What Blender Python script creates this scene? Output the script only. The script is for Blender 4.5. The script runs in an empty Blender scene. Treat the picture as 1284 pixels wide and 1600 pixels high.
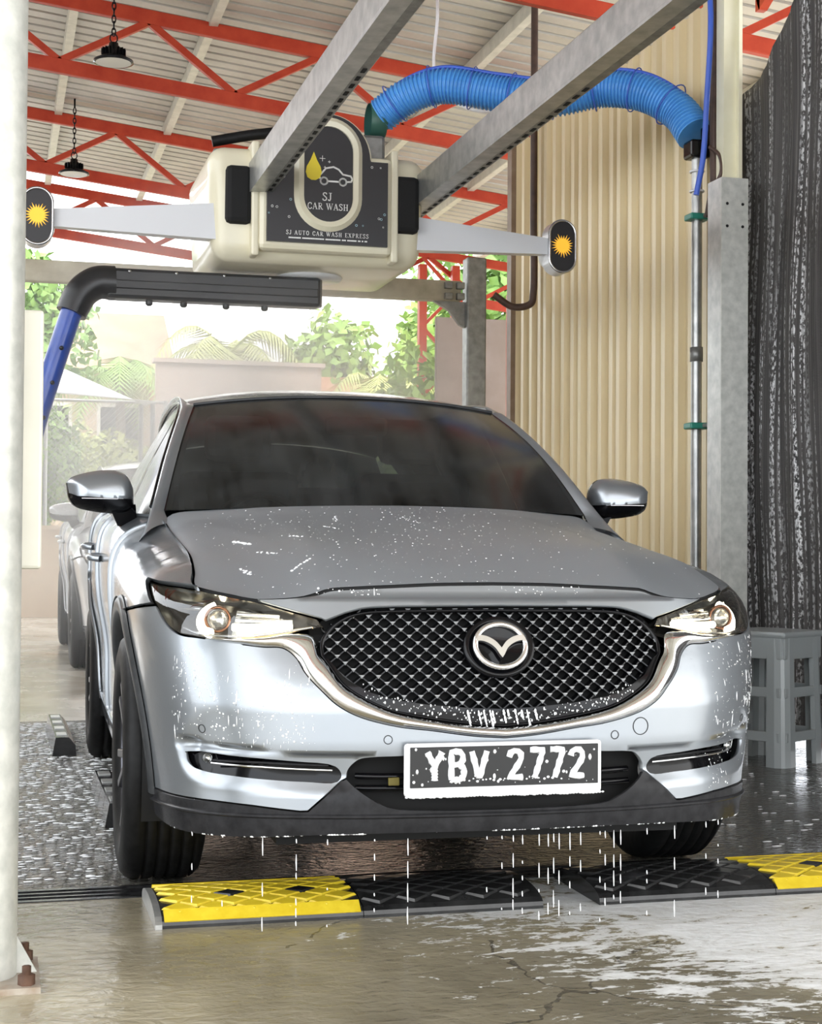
import bpy, bmesh, math, random
import numpy as np
from mathutils import Vector, Matrix
from mathutils.geometry import delaunay_2d_cdt
random.seed(7); rng = np.random.default_rng(7)
scene = bpy.context.scene
COL = scene.collection
PI = math.pi
# ---------------------------------------------------------------- camera
CAM_F, CAM_POS, CAM_YAW, CAM_PITCH, CAM_ROLL = 2461.37, (-1.2595, -3.7959, 0.990), 0.2586765, 0.0211023, -0.0068935
def make_camera():
    cam = bpy.data.cameras.new('camera'); o = bpy.data.objects.new('camera', cam); COL.objects.link(o)
    cam.sensor_fit = 'HORIZONTAL'; cam.sensor_width = 36.0; cam.lens = CAM_F * 36.0 / 1284.0
    cam.clip_start = .05; cam.clip_end = 400
    cy, sy, cp, sp, cr, sr = math.cos(CAM_YAW), math.sin(CAM_YAW), math.cos(CAM_PITCH), math.sin(CAM_PITCH), math.cos(CAM_ROLL), math.sin(CAM_ROLL)
    r = Vector((cy, -sy, 0)); fw = Vector((sy, cy, 0)); up = Vector((0, 0, 1))
    f2 = fw * cp + up * sp; u2 = up * cp - fw * sp
    rx = r * cr - u2 * sr; uy = r * sr + u2 * cr
    m = Matrix.Identity(4)
    for i in range(3):
        m[i][0], m[i][1], m[i][2], m[i][3] = rx[i], uy[i], -f2[i], CAM_POS[i]
    o.matrix_world = m
    scene.camera = o
make_camera()
# ---------------------------------------------------------------- sky, exposure
world = bpy.data.worlds.new('overcast_sky'); scene.world = world; world.use_nodes = True
wn = world.node_tree.nodes; wl = world.node_tree.links; wn.clear()
w_out = wn.new('ShaderNodeOutputWorld'); w_bg = wn.new('ShaderNodeBackground')
w_tc = wn.new('ShaderNodeTexCoord'); w_ns = wn.new('ShaderNodeTexNoise'); w_rp = wn.new('ShaderNodeValToRGB')
w_ns.inputs['Scale'].default_value = 1.6; w_ns.inputs['Detail'].default_value = 5
w_rp.color_ramp.elements[0].position = .35; w_rp.color_ramp.elements[0].color = (.86, .92, 1.0, 1)
w_rp.color_ramp.elements[1].position = .62; w_rp.color_ramp.elements[1].color = (1.0, 1.0, .985, 1)
wl.new(w_tc.outputs['Generated'], w_ns.inputs['Vector']); wl.new(w_ns.outputs['Fac'], w_rp.inputs['Fac'])
wl.new(w_rp.outputs['Color'], w_bg.inputs['Color']); w_bg.inputs['Strength'].default_value = 3.0
wl.new(w_bg.outputs['Background'], w_out.inputs['Surface'])
sun = bpy.data.lights.new('sun', 'SUN'); sun.energy = 1.6; sun.angle = math.radians(25); sun.color = (1, .97, .92)
sun_o = bpy.data.objects.new('sun', sun); COL.objects.link(sun_o)
sun_o.rotation_euler = (math.radians(38), math.radians(-14), 0)
vs = scene.view_settings
vs.view_transform = 'Standard'; vs.look = 'None'; vs.gamma = 1.0; vs.use_curve_mapping = False; vs.exposure = .70
scene.cycles.max_bounces = 8; scene.cycles.transparent_max_bounces = 12
scene.cycles.caustics_reflective = False; scene.cycles.caustics_refractive = False
scene.cycles.sample_clamp_indirect = 6.0
# ---------------------------------------------------------------- materials
def mat(name, base=(.8, .8, .8), rough=.5, metal=0., coat=0., coat_rough=.03, emit=None, estr=0., spec=.5, alpha=1., trans=0., ior=1.45):
    m = bpy.data.materials.new(name); m.use_nodes = True
    b = m.node_tree.nodes['Principled BSDF']
    b.inputs['Base Color'].default_value = (*base, 1); b.inputs['Roughness'].default_value = rough
    b.inputs['Metallic'].default_value = metal; b.inputs['Coat Weight'].default_value = coat
    b.inputs['Coat Roughness'].default_value = coat_rough; b.inputs['Specular IOR Level'].default_value = spec
    b.inputs['IOR'].default_value = ior; b.inputs['Transmission Weight'].default_value = trans
    if emit: b.inputs['Emission Color'].default_value = (*emit, 1); b.inputs['Emission Strength'].default_value = estr
    return m
def nd(m, t, **kw):
    n = m.node_tree.nodes.new(t)
    for k, v in kw.items():
        if k in n.inputs.keys(): n.inputs[k].default_value = v
        else: setattr(n, k, v)
    return n
def lk(m, a, b): m.node_tree.links.new(a, b)
def bsdf(m): return m.node_tree.nodes['Principled BSDF']
def coords(m, kind='Object', scale=None):
    tc = nd(m, 'ShaderNodeTexCoord'); o = tc.outputs[kind]
    if scale:
        mp = nd(m, 'ShaderNodeMapping'); mp.inputs['Scale'].default_value = scale; lk(m, o, mp.inputs['Vector']); o = mp.outputs['Vector']
    return o
def ramp(m, fac, stops):
    r = nd(m, 'ShaderNodeValToRGB'); cr = r.color_ramp
    while len(cr.elements) > 1: cr.elements.remove(cr.elements[-1])
    cr.elements[0].position = stops[0][0]; cr.elements[0].color = (*stops[0][1], 1)
    for p, c in stops[1:]:
        e = cr.elements.new(p); e.color = (*c, 1)
    lk(m, fac, r.inputs['Fac']); return r.outputs['Color']
def noise(m, vec, scale, detail=4, rough=.55, dist=0.):
    n = nd(m, 'ShaderNodeTexNoise', Scale=scale, Detail=detail, Roughness=rough, Distortion=dist); lk(m, vec, n.inputs['Vector']); return n.outputs['Fac']
def bump(m, h, strength=.3, dist=.01, normal_in=None):
    b = nd(m, 'ShaderNodeBump', Strength=strength, Distance=dist); lk(m, h, b.inputs['Height'])
    if normal_in: lk(m, normal_in, b.inputs['Normal'])
    return b.outputs['Normal']
def mixc(m, fac, a, b, blend='MIX'):
    n = nd(m, 'ShaderNodeMix', data_type='RGBA', blend_type=blend)
    if isinstance(fac, (int, float)): n.inputs[0].default_value = fac
    else: lk(m, fac, n.inputs[0])
    for k, v in ((6, a), (7, b)):
        if isinstance(v, tuple): n.inputs[k].default_value = (*v, 1)
        else: lk(m, v, n.inputs[k])
    return n.outputs[2]
def mathn(m, op, a, b=None, clamp=False):
    n = nd(m, 'ShaderNodeMath', operation=op, use_clamp=clamp)
    for i, v in enumerate((a, b)):
        if v is None: continue
        if isinstance(v, (int, float)): n.inputs[i].default_value = v
        else: lk(m, v, n.inputs[i])
    return n.outputs[0]
def mottled(name, c1, c2, scale=6., rough=.5, metal=0., bumpv=0., detail=6, stretch=None, **kw):
    """two-tone noise material"""
    m = mat(name, c1, rough, metal, **kw); v = coords(m, 'Object', stretch)
    f = noise(m, v, scale, detail)
    lk(m, ramp(m, f, [(.32, c1), (.68, c2)]), bsdf(m).inputs['Base Color'])
    if bumpv: lk(m, bump(m, f, bumpv, .01), bsdf(m).inputs['Normal'])
    return m
# ---------------------------------------------------------------- mesh helpers
def mesh_obj(name, verts, faces, material=None, parent=None, smooth=False, normals=None):
    me = bpy.data.meshes.new(name); me.from_pydata([tuple(v) for v in verts], [], [tuple(f) for f in faces]); me.update()
    return link_mesh(name, me, material, parent, smooth, normals)
def link_mesh(name, me, material=None, parent=None, smooth=False, normals=None):
    o = bpy.data.objects.new(name, me); COL.objects.link(o)
    if material is not None: me.materials.append(material)
    if smooth: me.polygons.foreach_set('use_smooth', [True] * len(me.polygons))
    if normals is not None: me.normals_split_custom_set_from_vertices([tuple(n) for n in normals])
    if parent is not None: o.parent = parent
    return o
def tag(o, label=None, cat=None, group=None, kind=None):
    if label: o['label'] = label
    if cat: o['category'] = cat
    if group: o['group'] = group
    if kind: o['kind'] = kind
    return o
def empty(name, loc=(0, 0, 0), rz=0., label=None, cat=None, group=None):
    o = bpy.data.objects.new(name, None); COL.objects.link(o); o.location = loc; o.rotation_euler = (0, 0, rz)
    o.empty_display_size = .1
    return tag(o, label, cat, group)
class MB:
    """collects shapes; build() links them as one mesh object"""
    def __init__(s): s.v = []; s.f = []; s.sm = []
    def add(s, verts, faces, smooth=False):
        b = len(s.v); s.v += [tuple(p) for p in verts]; s.f += [tuple(b + i for i in f) for f in faces]; s.sm += [smooth] * len(faces); return s
    def box(s, c, d, rot=None, bevel=0.):
        c = Vector(c); hx, hy, hz = d[0] / 2, d[1] / 2, d[2] / 2
        if bevel:
            bm = bmesh.new(); bmesh.ops.create_cube(bm, size=1); bmesh.ops.scale(bm, vec=d, verts=bm.verts)
            bmesh.ops.bevel(bm, geom=bm.edges[:], offset=bevel, segments=2, affect='EDGES', profile=.5)
            vs = [v.co.copy() for v in bm.verts]; bm.verts.index_update(); fs = [[v.index for v in f.verts] for f in bm.faces]; bm.free()
        else:
            vs = [Vector((x, y, z)) for x in (-hx, hx) for y in (-hy, hy) for z in (-hz, hz)]
            fs = [(0, 1, 3, 2), (4, 6, 7, 5), (0, 4, 5, 1), (2, 3, 7, 6), (0, 2, 6, 4), (1, 5, 7, 3)]
        if rot is not None: vs = [rot @ v for v in vs]
        return s.add([v + c for v in vs], fs)
    def bar(s, a, b, w, h, up=(0, 0, 1), bevel=0.):
        """box beam from a to b, width w across, height h along up"""
        a = Vector(a); b = Vector(b); d = b - a; y = d.normalized(); x = y.cross(Vector(up))
        if x.length < 1e-5: x = y.cross(Vector((1, 0, 0)))
        x.normalize(); z = x.cross(y)
        return s.box((a + b) / 2, (w, d.length, h), Matrix((x, y, z)).transposed(), bevel)
    def tube(s, pts, r, n=10, caps=True, smooth=True, closed=False):
        pts = [Vector(p) for p in pts]; rr = r if isinstance(r, (list, tuple, np.ndarray)) else [r] * len(pts)
        rings = []; prev = None; N = len(pts)
        for i, p in enumerate(pts):
            if closed: t = pts[(i + 1) % N] - pts[i - 1]
            else: t = pts[min(i + 1, N - 1)] - pts[max(i - 1, 0)]
            t.normalize()
            if prev is None:
                x = t.cross(Vector((0, 0, 1)))
                if x.length < 1e-3: x = t.cross(Vector((1, 0, 0)))
            else: x = prev - t * prev.dot(t)
            x.normalize(); prev = x; y = t.cross(x)
            rings.append([p + (x * math.cos(2*PI*k/n) + y * math.sin(2*PI*k/n)) * rr[i] for k in range(n)])
        vs = [v for rg in rings for v in rg]; fs = []
        for i in range(N if closed else N - 1):
            j = (i + 1) % N
            for k in range(n): fs.append((i*n + k, i*n + (k+1) % n, j*n + (k+1) % n, j*n + k))
        s.add(vs, fs, smooth)
        if caps and not closed:
            s.add(rings[0], [tuple(range(n - 1, -1, -1))]); s.add(rings[-1], [tuple(range(n))])
        return s
    def lathe(s, prof, n=24, c=(0, 0, 0), axis='z', smooth=True, closed=False):
        c = Vector(c); vs = []; fs = []; m = len(prof)
        for k in range(n):
            a = 2*PI*k/n; ca, sa = math.cos(a), math.sin(a)
            for (r, h) in prof:
                v = {'z': (r*ca, r*sa, h), 'y': (r*ca, h, -r*sa), 'x': (h, r*ca, r*sa)}[axis]
                vs.append(c + Vector(v))
        for k in range(n):
            j = (k + 1) % n
            for i in range(m if closed else m - 1):
                i2 = (i + 1) % m
                fs.append((k*m + i, j*m + i, j*m + i2, k*m + i2))
        return s.add(vs, fs, smooth)
    def prism(s, poly, h0, h1, mapf=None, smooth=False):
        """extruded 2-D polygon, mapf(u, v, h) -> point"""
        mapf = mapf or (lambda u, v, h: (u, v, h)); n = len(poly)
        a = [mapf(u, v, h0) for u, v in poly]; b = [mapf(u, v, h1) for u, v in poly]
        fs = [(i, (i+1) % n, n + (i+1) % n, n + i) for i in range(n)]
        s.add(a + b, fs, smooth)
        tv, tf = triangulate(poly)
        s.add([mapf(u, v, h0) for u, v in tv], [t[::-1] for t in tf]); s.add([mapf(u, v, h1) for u, v in tv], tf)
        return s
    def build(s, name, material=None, parent=None, recalc=True):
        me = bpy.data.meshes.new(name); me.from_pydata(s.v, [], s.f); me.update()
        me.polygons.foreach_set('use_smooth', s.sm)
        if recalc:
            bm = bmesh.new(); bm.from_mesh(me); bmesh.ops.recalc_face_normals(bm, faces=bm.faces); bm.to_mesh(me); bm.free()
        return link_mesh(name, me, material, parent)
def in_poly(P, poly):
    P = np.asarray(P, float); poly = np.asarray(poly, float); x, y = P[:, 0], P[:, 1]; r = np.zeros(len(P), bool); n = len(poly)
    for i in range(n):
        x1, y1 = poly[i]; x2, y2 = poly[(i + 1) % n]
        c = ((y1 > y) != (y2 > y))
        with np.errstate(divide='ignore', invalid='ignore'):
            r ^= c & (x < (x2 - x1) * (y - y1) / (y2 - y1 + 1e-30) + x1)
    return r
def dist_poly(P, poly):
    P = np.asarray(P, float); poly = np.asarray(poly, float); d = np.full(len(P), 1e9); n = len(poly)
    for i in range(n):
        a = poly[i]; b = poly[(i + 1) % n]; ab = b - a; L = (ab ** 2).sum() + 1e-20
        t = np.clip(((P - a) @ ab) / L, 0, 1); q = a + t[:, None] * ab
        d = np.minimum(d, np.hypot(*(P - q).T))
    return d
def resample(poly, step, closed=True):
    poly = [np.array(p, float) for p in poly]; out = []; n = len(poly)
    for i in range(n if closed else n - 1):
        a, b = poly[i], poly[(i + 1) % n]; L = np.linalg.norm(b - a); k = max(1, int(math.ceil(L / step)))
        for j in range(k): out.append(a + (b - a) * j / k)
    if not closed: out.append(poly[-1])
    return np.array(out)
def crv(pts, n=6):
    """Catmull-Rom through points (centripetal-ish), any dimension"""
    P = [np.array(p, float) for p in pts]; out = []
    for i in range(len(P) - 1):
        p1, p2 = P[i], P[i+1]; p0 = P[i-1] if i else 2*p1 - p2; p3 = P[i+2] if i + 2 < len(P) else 2*p2 - p1
        d0 = max(np.linalg.norm(p1-p0), 1e-6)**.5; d1 = max(np.linalg.norm(p2-p1), 1e-6)**.5; d2 = max(np.linalg.norm(p3-p2), 1e-6)**.5
        m1 = d1*((p1-p0)/d0 - (p2-p0)/(d0+d1) + (p2-p1)/d1); m2 = d1*((p2-p1)/d1 - (p3-p1)/(d1+d2) + (p3-p2)/d2)
        for t in np.linspace(0, 1, n, endpoint=False):
            out.append((2*t**3-3*t**2+1)*p1 + (t**3-2*t**2+t)*m1 + (-2*t**3+3*t**2)*p2 + (t**3-t**2)*m2)
    out.append(P[-1]); return [tuple(p) for p in out]
def inset(poly, d):
    """offset a closed polygon inwards by d"""
    P = np.array(poly, float); A = .5 * np.sum(P[:, 0] * np.roll(P[:, 1], -1) - np.roll(P[:, 0], -1) * P[:, 1])
    e1 = P - np.roll(P, 1, 0); e2 = np.roll(P, -1, 0) - P
    e1 /= np.linalg.norm(e1, axis=1)[:, None] + 1e-12; e2 /= np.linalg.norm(e2, axis=1)[:, None] + 1e-12
    n1 = np.stack([-e1[:, 1], e1[:, 0]], 1); n2 = np.stack([-e2[:, 1], e2[:, 0]], 1); n = n1 + n2
    n /= np.maximum((n * n1).sum(1), .5)[:, None]
    return P + n * d * (1 if A > 0 else -1)
def triangulate(outline, holes=(), pts=()):
    loops = [np.asarray(outline, float)] + [np.asarray(h, float) for h in holes]
    V = []; E = []
    for L in loops:
        b = len(V); V += [Vector((p[0], p[1])) for p in L]; E += [(b + i, b + (i + 1) % len(L)) for i in range(len(L))]
    V += [Vector((p[0], p[1])) for p in pts]
    r = delaunay_2d_cdt(V, E, [], 0, 1e-7)
    tv = np.array([(v.x, v.y) for v in r[0]]); tf = np.array([f for f in r[2] if len(f) == 3])
    c = tv[tf].mean(1); keep = in_poly(c, loops[0])
    for h in loops[1:]: keep &= ~in_poly(c, h)
    tf = tf[keep]; a = tv[tf]
    ar = (a[:, 1, 0]-a[:, 0, 0])*(a[:, 2, 1]-a[:, 0, 1]) - (a[:, 2, 0]-a[:, 0, 0])*(a[:, 1, 1]-a[:, 0, 1])
    tf = np.where((ar < 0)[:, None], tf[:, ::-1], tf)[np.abs(ar) > 1e-12]
    return tv, [tuple(int(i) for i in t) for t in tf]
def grid_pts(outline, holes, step):
    o = np.asarray(outline); x0, y0 = o.min(0); x1, y1 = o.max(0)
    gx, gy = np.meshgrid(np.arange(x0 + step / 2, x1, step), np.arange(y0 + step / 2, y1, step)); G = np.stack([gx.ravel(), gy.ravel()], 1)
    if not len(G): return G
    k = in_poly(G, o) & (dist_poly(G, o) > step * .45)
    for h in holes: k &= ~in_poly(G, h) & (dist_poly(G, h) > step * .45)
    return G[k]
def panel(name, outline, mapf, material, parent, step=.02, holes=(), gap=.0025, flange=.014, flip=False, offs=0.):
    """body panel: polygon with holes in parameter space, laid on a smooth surface, with turned-in edges"""
    o = resample(outline, step * .6)
    if gap: o = inset(o, gap)
    hs = []
    for h in holes:
        h = resample(h, step * .6); hs.append(inset(h, -gap) if gap else h)
    tv, tf = triangulate(o, hs, grid_pts(o, hs, step))
    e = 1e-3
    def nrm(q):
        n = np.cross(mapf(q + [e, 0]) - mapf(q - [e, 0]), mapf(q + [0, e]) - mapf(q - [0, e])); return n / (np.linalg.norm(n, axis=1)[:, None] + 1e-12)
    N = nrm(tv); P = mapf(tv) + N * offs; V = list(P); NN = list(N); F = list(tf)
    if flange:
        for L in [o] + hs:
            n_ = nrm(L); a = mapf(L) + n_ * offs; b = a - n_ * flange; k = len(L); base = len(V)
            area = np.sum(L[:, 0] * np.roll(L[:, 1], -1) - np.roll(L[:, 0], -1) * L[:, 1])
            t = np.roll(a, -1, 0) - np.roll(a, 1, 0); t /= np.linalg.norm(t, axis=1)[:, None] + 1e-12
            sgn = (1 if area > 0 else -1) * (1 if L is o else -1); out = np.cross(t, n_) * sgn
            V += list(a) + list(b); NN += list(n_ * .6 + out * .6) + list(out)
            for i in range(k):
                j = (i + 1) % k; q = (base + i, base + k + i, base + k + j, base + j)
                F.append(q if sgn > 0 else q[::-1])
    NN = np.array(NN); NN /= np.linalg.norm(NN, axis=1)[:, None] + 1e-12
    if flip: F = [f[::-1] for f in F]; NN = -NN
    return mesh_obj(name, V, F, material, parent, True, NN)
def mirror_obj(o, name=None):
    """mirrored twin (x -> -x) with its own mesh"""
    me = o.data; V = np.array([v.co[:] for v in me.vertices]); F = [tuple(p.vertices)[::-1] for p in me.polygons]
    n = np.zeros((len(V), 3))
    for l, c in zip(me.loops, me.corner_normals): n[l.vertex_index] = c.vector[:]
    V[:, 0] *= -1; n[:, 0] *= -1
    m = mesh_obj(name or o.name.split('.')[0], V, F, me.materials[0] if me.materials else None, o.parent, True)
    if me.has_custom_normals: m.data.normals_split_custom_set_from_vertices([tuple(x) for x in n])
    else:
        m.data.polygons.foreach_set('use_smooth', [p.use_smooth for p in me.polygons])
    for k in ('kind', 'label'):
        if k in o: m[k] = o[k]
    return m
def grid_surf(name, P, material, parent, smooth=True, flip=False):
    """P: array (nu, nv, 3)"""
    nu, nv, _ = P.shape; F = []
    for i in range(nu - 1):
        for j in range(nv - 1):
            q = (i*nv + j, (i+1)*nv + j, (i+1)*nv + j + 1, i*nv + j + 1); F.append(q[::-1] if flip else q)
    return mesh_obj(name, P.reshape(-1, 3), F, material, parent, smooth)
def sym(half):
    """half outline from the centre line round to the centre line (x >= 0) -> whole outline"""
    r = [tuple(p) for p in half]; m = [(-p[0],) + tuple(p[1:]) for p in r[::-1] if abs(p[0]) > 1e-6]
    return r + m
def thicken(o, t):
    md = o.modifiers.new('thickness', 'SOLIDIFY'); md.thickness = t; md.offset = -1; return o
# ---------------------------------------------------------------- car body surfaces
def hermite(xs, ys):
    """smooth 1-D interpolator (Catmull-Rom tangents, limited against overshoot)"""
    xs = np.array(xs, float); ys = np.array(ys, float)
    d = np.diff(ys) / np.diff(xs)
    m = np.empty_like(ys); m[0] = d[0]; m[-1] = d[-1]
    for i in range(1, len(ys) - 1):
        m[i] = 0.0 if d[i-1] * d[i] <= 0 else 2 * d[i-1] * d[i] / (d[i-1] + d[i]) * .5 + .25 * (d[i-1] + d[i])
    def f(x):
        x = np.clip(np.asarray(x, float), xs[0], xs[-1])
        i = np.clip(np.searchsorted(xs, x) - 1, 0, len(xs) - 2)
        h = xs[i+1] - xs[i]; t = (x - xs[i]) / h
        return ((2*t**3 - 3*t**2 + 1) * ys[i] + (t**3 - 2*t**2 + t) * h * m[i]
                + (-2*t**3 + 3*t**2) * ys[i+1] + (t**3 - t**2) * h * m[i+1])
    return f
def sstep(a, b, x):
    t = np.clip((np.asarray(x, float) - a) / (b - a), 0, 1)
    return t * t * (3 - 2 * t)
PLAN = [(0, 0), (.22, .008), (.42, .032), (.58, .078), (.70, .143), (.78, .215), (.835, .300), (.868, .395),
        (.887, .50), (.900, .65), (.908, .85), (.914, 1.2), (.918, 1.8), (.918, 2.6), (.914, 3.2), (.905, 3.7),
        (.885, 4.05), (.845, 4.28), (.76, 4.42), (.60, 4.50), (.36, 4.545), (0, 4.56)]
def _plan_table():
    pts = np.array(PLAN); n = len(pts); out = []
    for i in range(n - 1):
        p1, p2 = pts[i], pts[i+1]
        p0 = pts[i-1] if i > 0 else np.array([-pts[1][0], pts[1][1]])
        p3 = pts[i+2] if i + 2 < n else np.array([-pts[-2][0], pts[-2][1]])
        d0 = max(np.linalg.norm(p1-p0), 1e-6)**.5; d1 = np.linalg.norm(p2-p1)**.5; d2 = max(np.linalg.norm(p3-p2), 1e-6)**.5
        m1 = d1*((p1-p0)/d0 - (p2-p0)/(d0+d1) + (p2-p1)/d1) if True else 0
        m2 = d1*((p2-p1)/d1 - (p3-p1)/(d1+d2) + (p3-p2)/d2)
        for t in np.linspace(0, 1, 60, endpoint=False):
            out.append((2*t**3-3*t**2+1)*p1 + (t**3-2*t**2+t)*m1 + (-2*t**3+3*t**2)*p2 + (t**3-t**2)*m2)
    out.append(pts[-1]); out = np.array(out)
    s = np.concatenate([[0], np.cumsum(np.linalg.norm(np.diff(out, axis=0), axis=1))])
    S = np.linspace(0, s[-1], 1600)
    x = np.interp(S, s, out[:, 0]); y = np.interp(S, s, out[:, 1])
    k = np.ones(41) / 41.                                    # light smoothing of the curvature
    def sm(a, odd):
        pre = a[1:61][::-1]; post = a[-61:-1][::-1]
        pre = -pre if odd else pre; post = -post if odd else post
        b = np.concatenate([pre, a, post]); return np.convolve(b, k, 'same')[60:-60]
    x = sm(x, True); y = sm(y, False); y -= y[0]
    tx = np.gradient(x, S); ty = np.gradient(y, S); L = np.hypot(tx, ty)
    return S, x, y, ty / L, -tx / L
PS, PX, PY, PNX, PNY = _plan_table()
S_END = PS[-1]
_pf = hermite([.12, .17, .21, .25, .30, .36, .42, .50, .57, .63, .68, .74, .80, .86, .90, .95, 1.02],
              [.16, .085, .045, .026, .018, .018, .008, 0, 0, .012, .030, .056, .082, .108, .126, .162, .24])
_psl = hermite([.10, .17, .22, .28, .36, .45, .55, .65, .75, .85, 1.2], [.16, .10, .07, .056, .046, .036, .024, .012, .003, 0, 0])
_psu = hermite([0, .3, .55, .75, .88, .96, 1.0, 1.4], [0, .02, .10, .27, .52, .80, 1.0, 2.0])
ZTOP = hermite([0, .2, .3, .45, .56, .8, 1.1, 1.3, 1.45, 2.0, 3.0, 3.8, 4.6], [.855, .86, .868, .910, .937, .965, .998, 1.025, 1.065, 1.09, 1.12, 1.145, 1.14])
DTOP = hermite([0, .3, .45, .8, 1.2, 1.45, 1.8, 4.0, 4.6], [.09, .095, .14, .176, .18, .165, .09, .09, .11])
def W(sz):
    """lower body: arc length s round the car from the nose centre, height z -> x, y, z"""
    sz = np.atleast_2d(np.asarray(sz, float)); s = sz[:, 0]; z = sz[:, 1]
    a = np.abs(s); sg = np.where(s < 0, -1., 1.)
    x = np.interp(a, PS, PX); y = np.interp(a, PS, PY); nx = np.interp(a, PS, PNX); ny = np.interp(a, PS, PNY)
    zt = ZTOP(y); h = (z - (zt - .20)) / .20
    ds = _psl(z) + DTOP(y) * _psu(h)
    # waist of the doors: a shallow hollow under the shoulder, sill swelling below
    ds = ds + .022 * sstep(1.25, 1.6, y) * (1 - sstep(3.1, 3.4, y)) * np.exp(-((z - .62) / .16) ** 2)
    df = _pf(z)
    w = sstep(.52, 1.12, a) * (1 - sstep(S_END - 1.3, S_END - .8, a))
    rear = sstep(S_END - 1.3, S_END - .8, a)
    dr = hermite([.1, .3, .5, .8, 1.0, 1.2], [.16, .03, 0, .03, .06, .10])(z)
    d = df * (1 - w - rear) + ds * w + dr * rear
    # lower intake pocket: the bumper skin is scooped below the brow line at the slot
    d = d + pocket(a, z) * (1 - rear)
    return np.stack([sg * (x - nx * d), y - ny * d, z], 1)
def pocket(a, z):
    zu = ZSLOT(a); dz = zu - z                                # distance below the brow
    ab = np.interp(z, [.33, .365, .40, .47], [.76, .85, .90, .925])   # sweeping outer edge of the pocket
    inside = sstep(.28, .44, a) * (1 - sstep(ab - .085, ab, a))
    up = 1 - sstep(0, .010, -dz)                              # sharp brow
    dn = 1 - sstep(.045, .108, dz)
    t = np.clip((z - .475) / .11, 0, 1); au = .925 - .115 * t  # shallow facet above the brow, inside the corner blade
    facet = .012 * (1 - t) * (1 - sstep(au - .085, au + .01, a)) * sstep(.52, .80, a) * (z > .46) * sstep(.455, .475, z)
    return .030 * inside * up * dn + facet
ZSLOT = hermite([0, .28, .4, .55, .7, .85, 1.0], [.475, .463, .462, .466, .474, .485, .50])
def Wn(sz):
    sz = np.atleast_2d(np.asarray(sz, float)); e = 1e-3
    a = W(sz + [e, 0]) - W(sz - [e, 0]); b = W(sz + [0, e]) - W(sz - [0, e])
    n = np.cross(a, b); n /= np.linalg.norm(n, axis=1)[:, None] + 1e-12
    return n
# ---------------------------------------------------------------- car materials
def paint(name, base, rough=.36, metal=.7):
    m = mat(name, base, rough, metal, coat=1.0, coat_rough=.12)
    v = coords(m, 'Object'); vo = nd(m, 'ShaderNodeTexVoronoi', Scale=95.); lk(m, v, vo.inputs['Vector'])
    big = noise(m, v, 3.5, 3); dr = mathn(m, 'SUBTRACT', .32, vo.outputs['Distance'], True)
    dr = mathn(m, 'MULTIPLY', dr, mathn(m, 'SUBTRACT', big, .42, True))
    fl = noise(m, v, 5.5, 3)
    b2 = bump(m, dr, .35, .02); b1 = bump(m, fl, .08, .02, b2)
    lk(m, b1, bsdf(m).inputs['Coat Normal'])
    return m
M = {}
M['paint'] = paint('silver_blue_car_paint', (.30, .325, .35)); M['paint_soapy'] = paint('silver_paint_under_soap_film', (.30, .325, .35), .45, .5); bsdf(M['paint_soapy']).inputs['Coat Weight'].default_value = .35; bsdf(M['paint_soapy']).inputs['Coat Roughness'].default_value = .28
M['paint_white'] = paint('pearl_white_car_paint', (.72, .74, .76), .35, .2)
M['black_trim'] = mottled('black_bumper_plastic', (.018, .018, .019), (.03, .03, .032), 30, .22, bumpv=.05, spec=.14)
M['gloss_black'] = mat('gloss_black_plastic', (.004, .004, .005), .10, spec=.28)
M['dark'] = mat('dark_inner_shell', (.006, .006, .006), .8)
M['clad'] = mottled('dark_grey_wheel_arch_cladding', (.03, .032, .034), (.05, .052, .054), 25, .35, spec=.3)
M['chrome'] = mat('polished_chrome', (.80, .80, .80), .07, 1.0)
M['satin'] = mat('satin_metal', (.55, .55, .56), .25, 1.0)
M['rubber'] = mottled('tyre_rubber', (.006, .006, .006), (.012, .012, .012), 40, .5, bumpv=.1, spec=.2)
M['rim'] = mat('dark_alloy', (.10, .10, .11), .3, .9)
M['led'] = mat('headlamp_led', (1, 1, .95), .3, emit=(1, .93, .74), estr=5.0)
M['warm_led'] = mat('warm_indicator_glow', (1, .8, .5), .3, emit=(1, .72, .35), estr=1.2)
M['reflector'] = mat('headlamp_reflector', (.62, .60, .55), .18, 1.0)
M['lamp_dark'] = mat('headlamp_dark_bezel', (.05, .045, .04), .2, .3)
M['red_lens'] = mat('red_tail_lens', (.35, .01, .01), .1, coat=1)
M['seat'] = mat('dark_seat_fabric', (.06, .06, .062), .9)
M['foam'] = mat('white_soap_suds', (.93, .94, .95), .35)
bsdf(M['foam']).inputs['Subsurface Weight'].default_value = 0.0
M['water'] = mat('water_drop', (.95, .97, 1), .03, trans=.85, ior=1.33)
def glassy(name, tint, rough=.02, mixv=.12):
    m = bpy.data.materials.new(name); m.use_nodes = True; nt = m.node_tree; nt.nodes.clear()
    out = nd(m, 'ShaderNodeOutputMaterial'); tr = nd(m, 'ShaderNodeBsdfTransparent'); tr.inputs['Color'].default_value = (*tint, 1)
    gl = nd(m, 'ShaderNodeBsdfGlossy'); gl.inputs['Roughness'].default_value = rough; gl.inputs['Color'].default_value = (1, 1, 1, 1)
    fr = nd(m, 'ShaderNodeFresnel'); fr.inputs['IOR'].default_value = 1.5
    mx = nd(m, 'ShaderNodeMixShader'); ad = mathn(m, 'ADD', fr.outputs[0], mixv - .04, True)
    lk(m, ad, mx.inputs[0]); lk(m, tr.outputs[0], mx.inputs[1]); lk(m, gl.outputs[0], mx.inputs[2]); lk(m, mx.outputs[0], out.inputs['Surface'])
    return m
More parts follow.
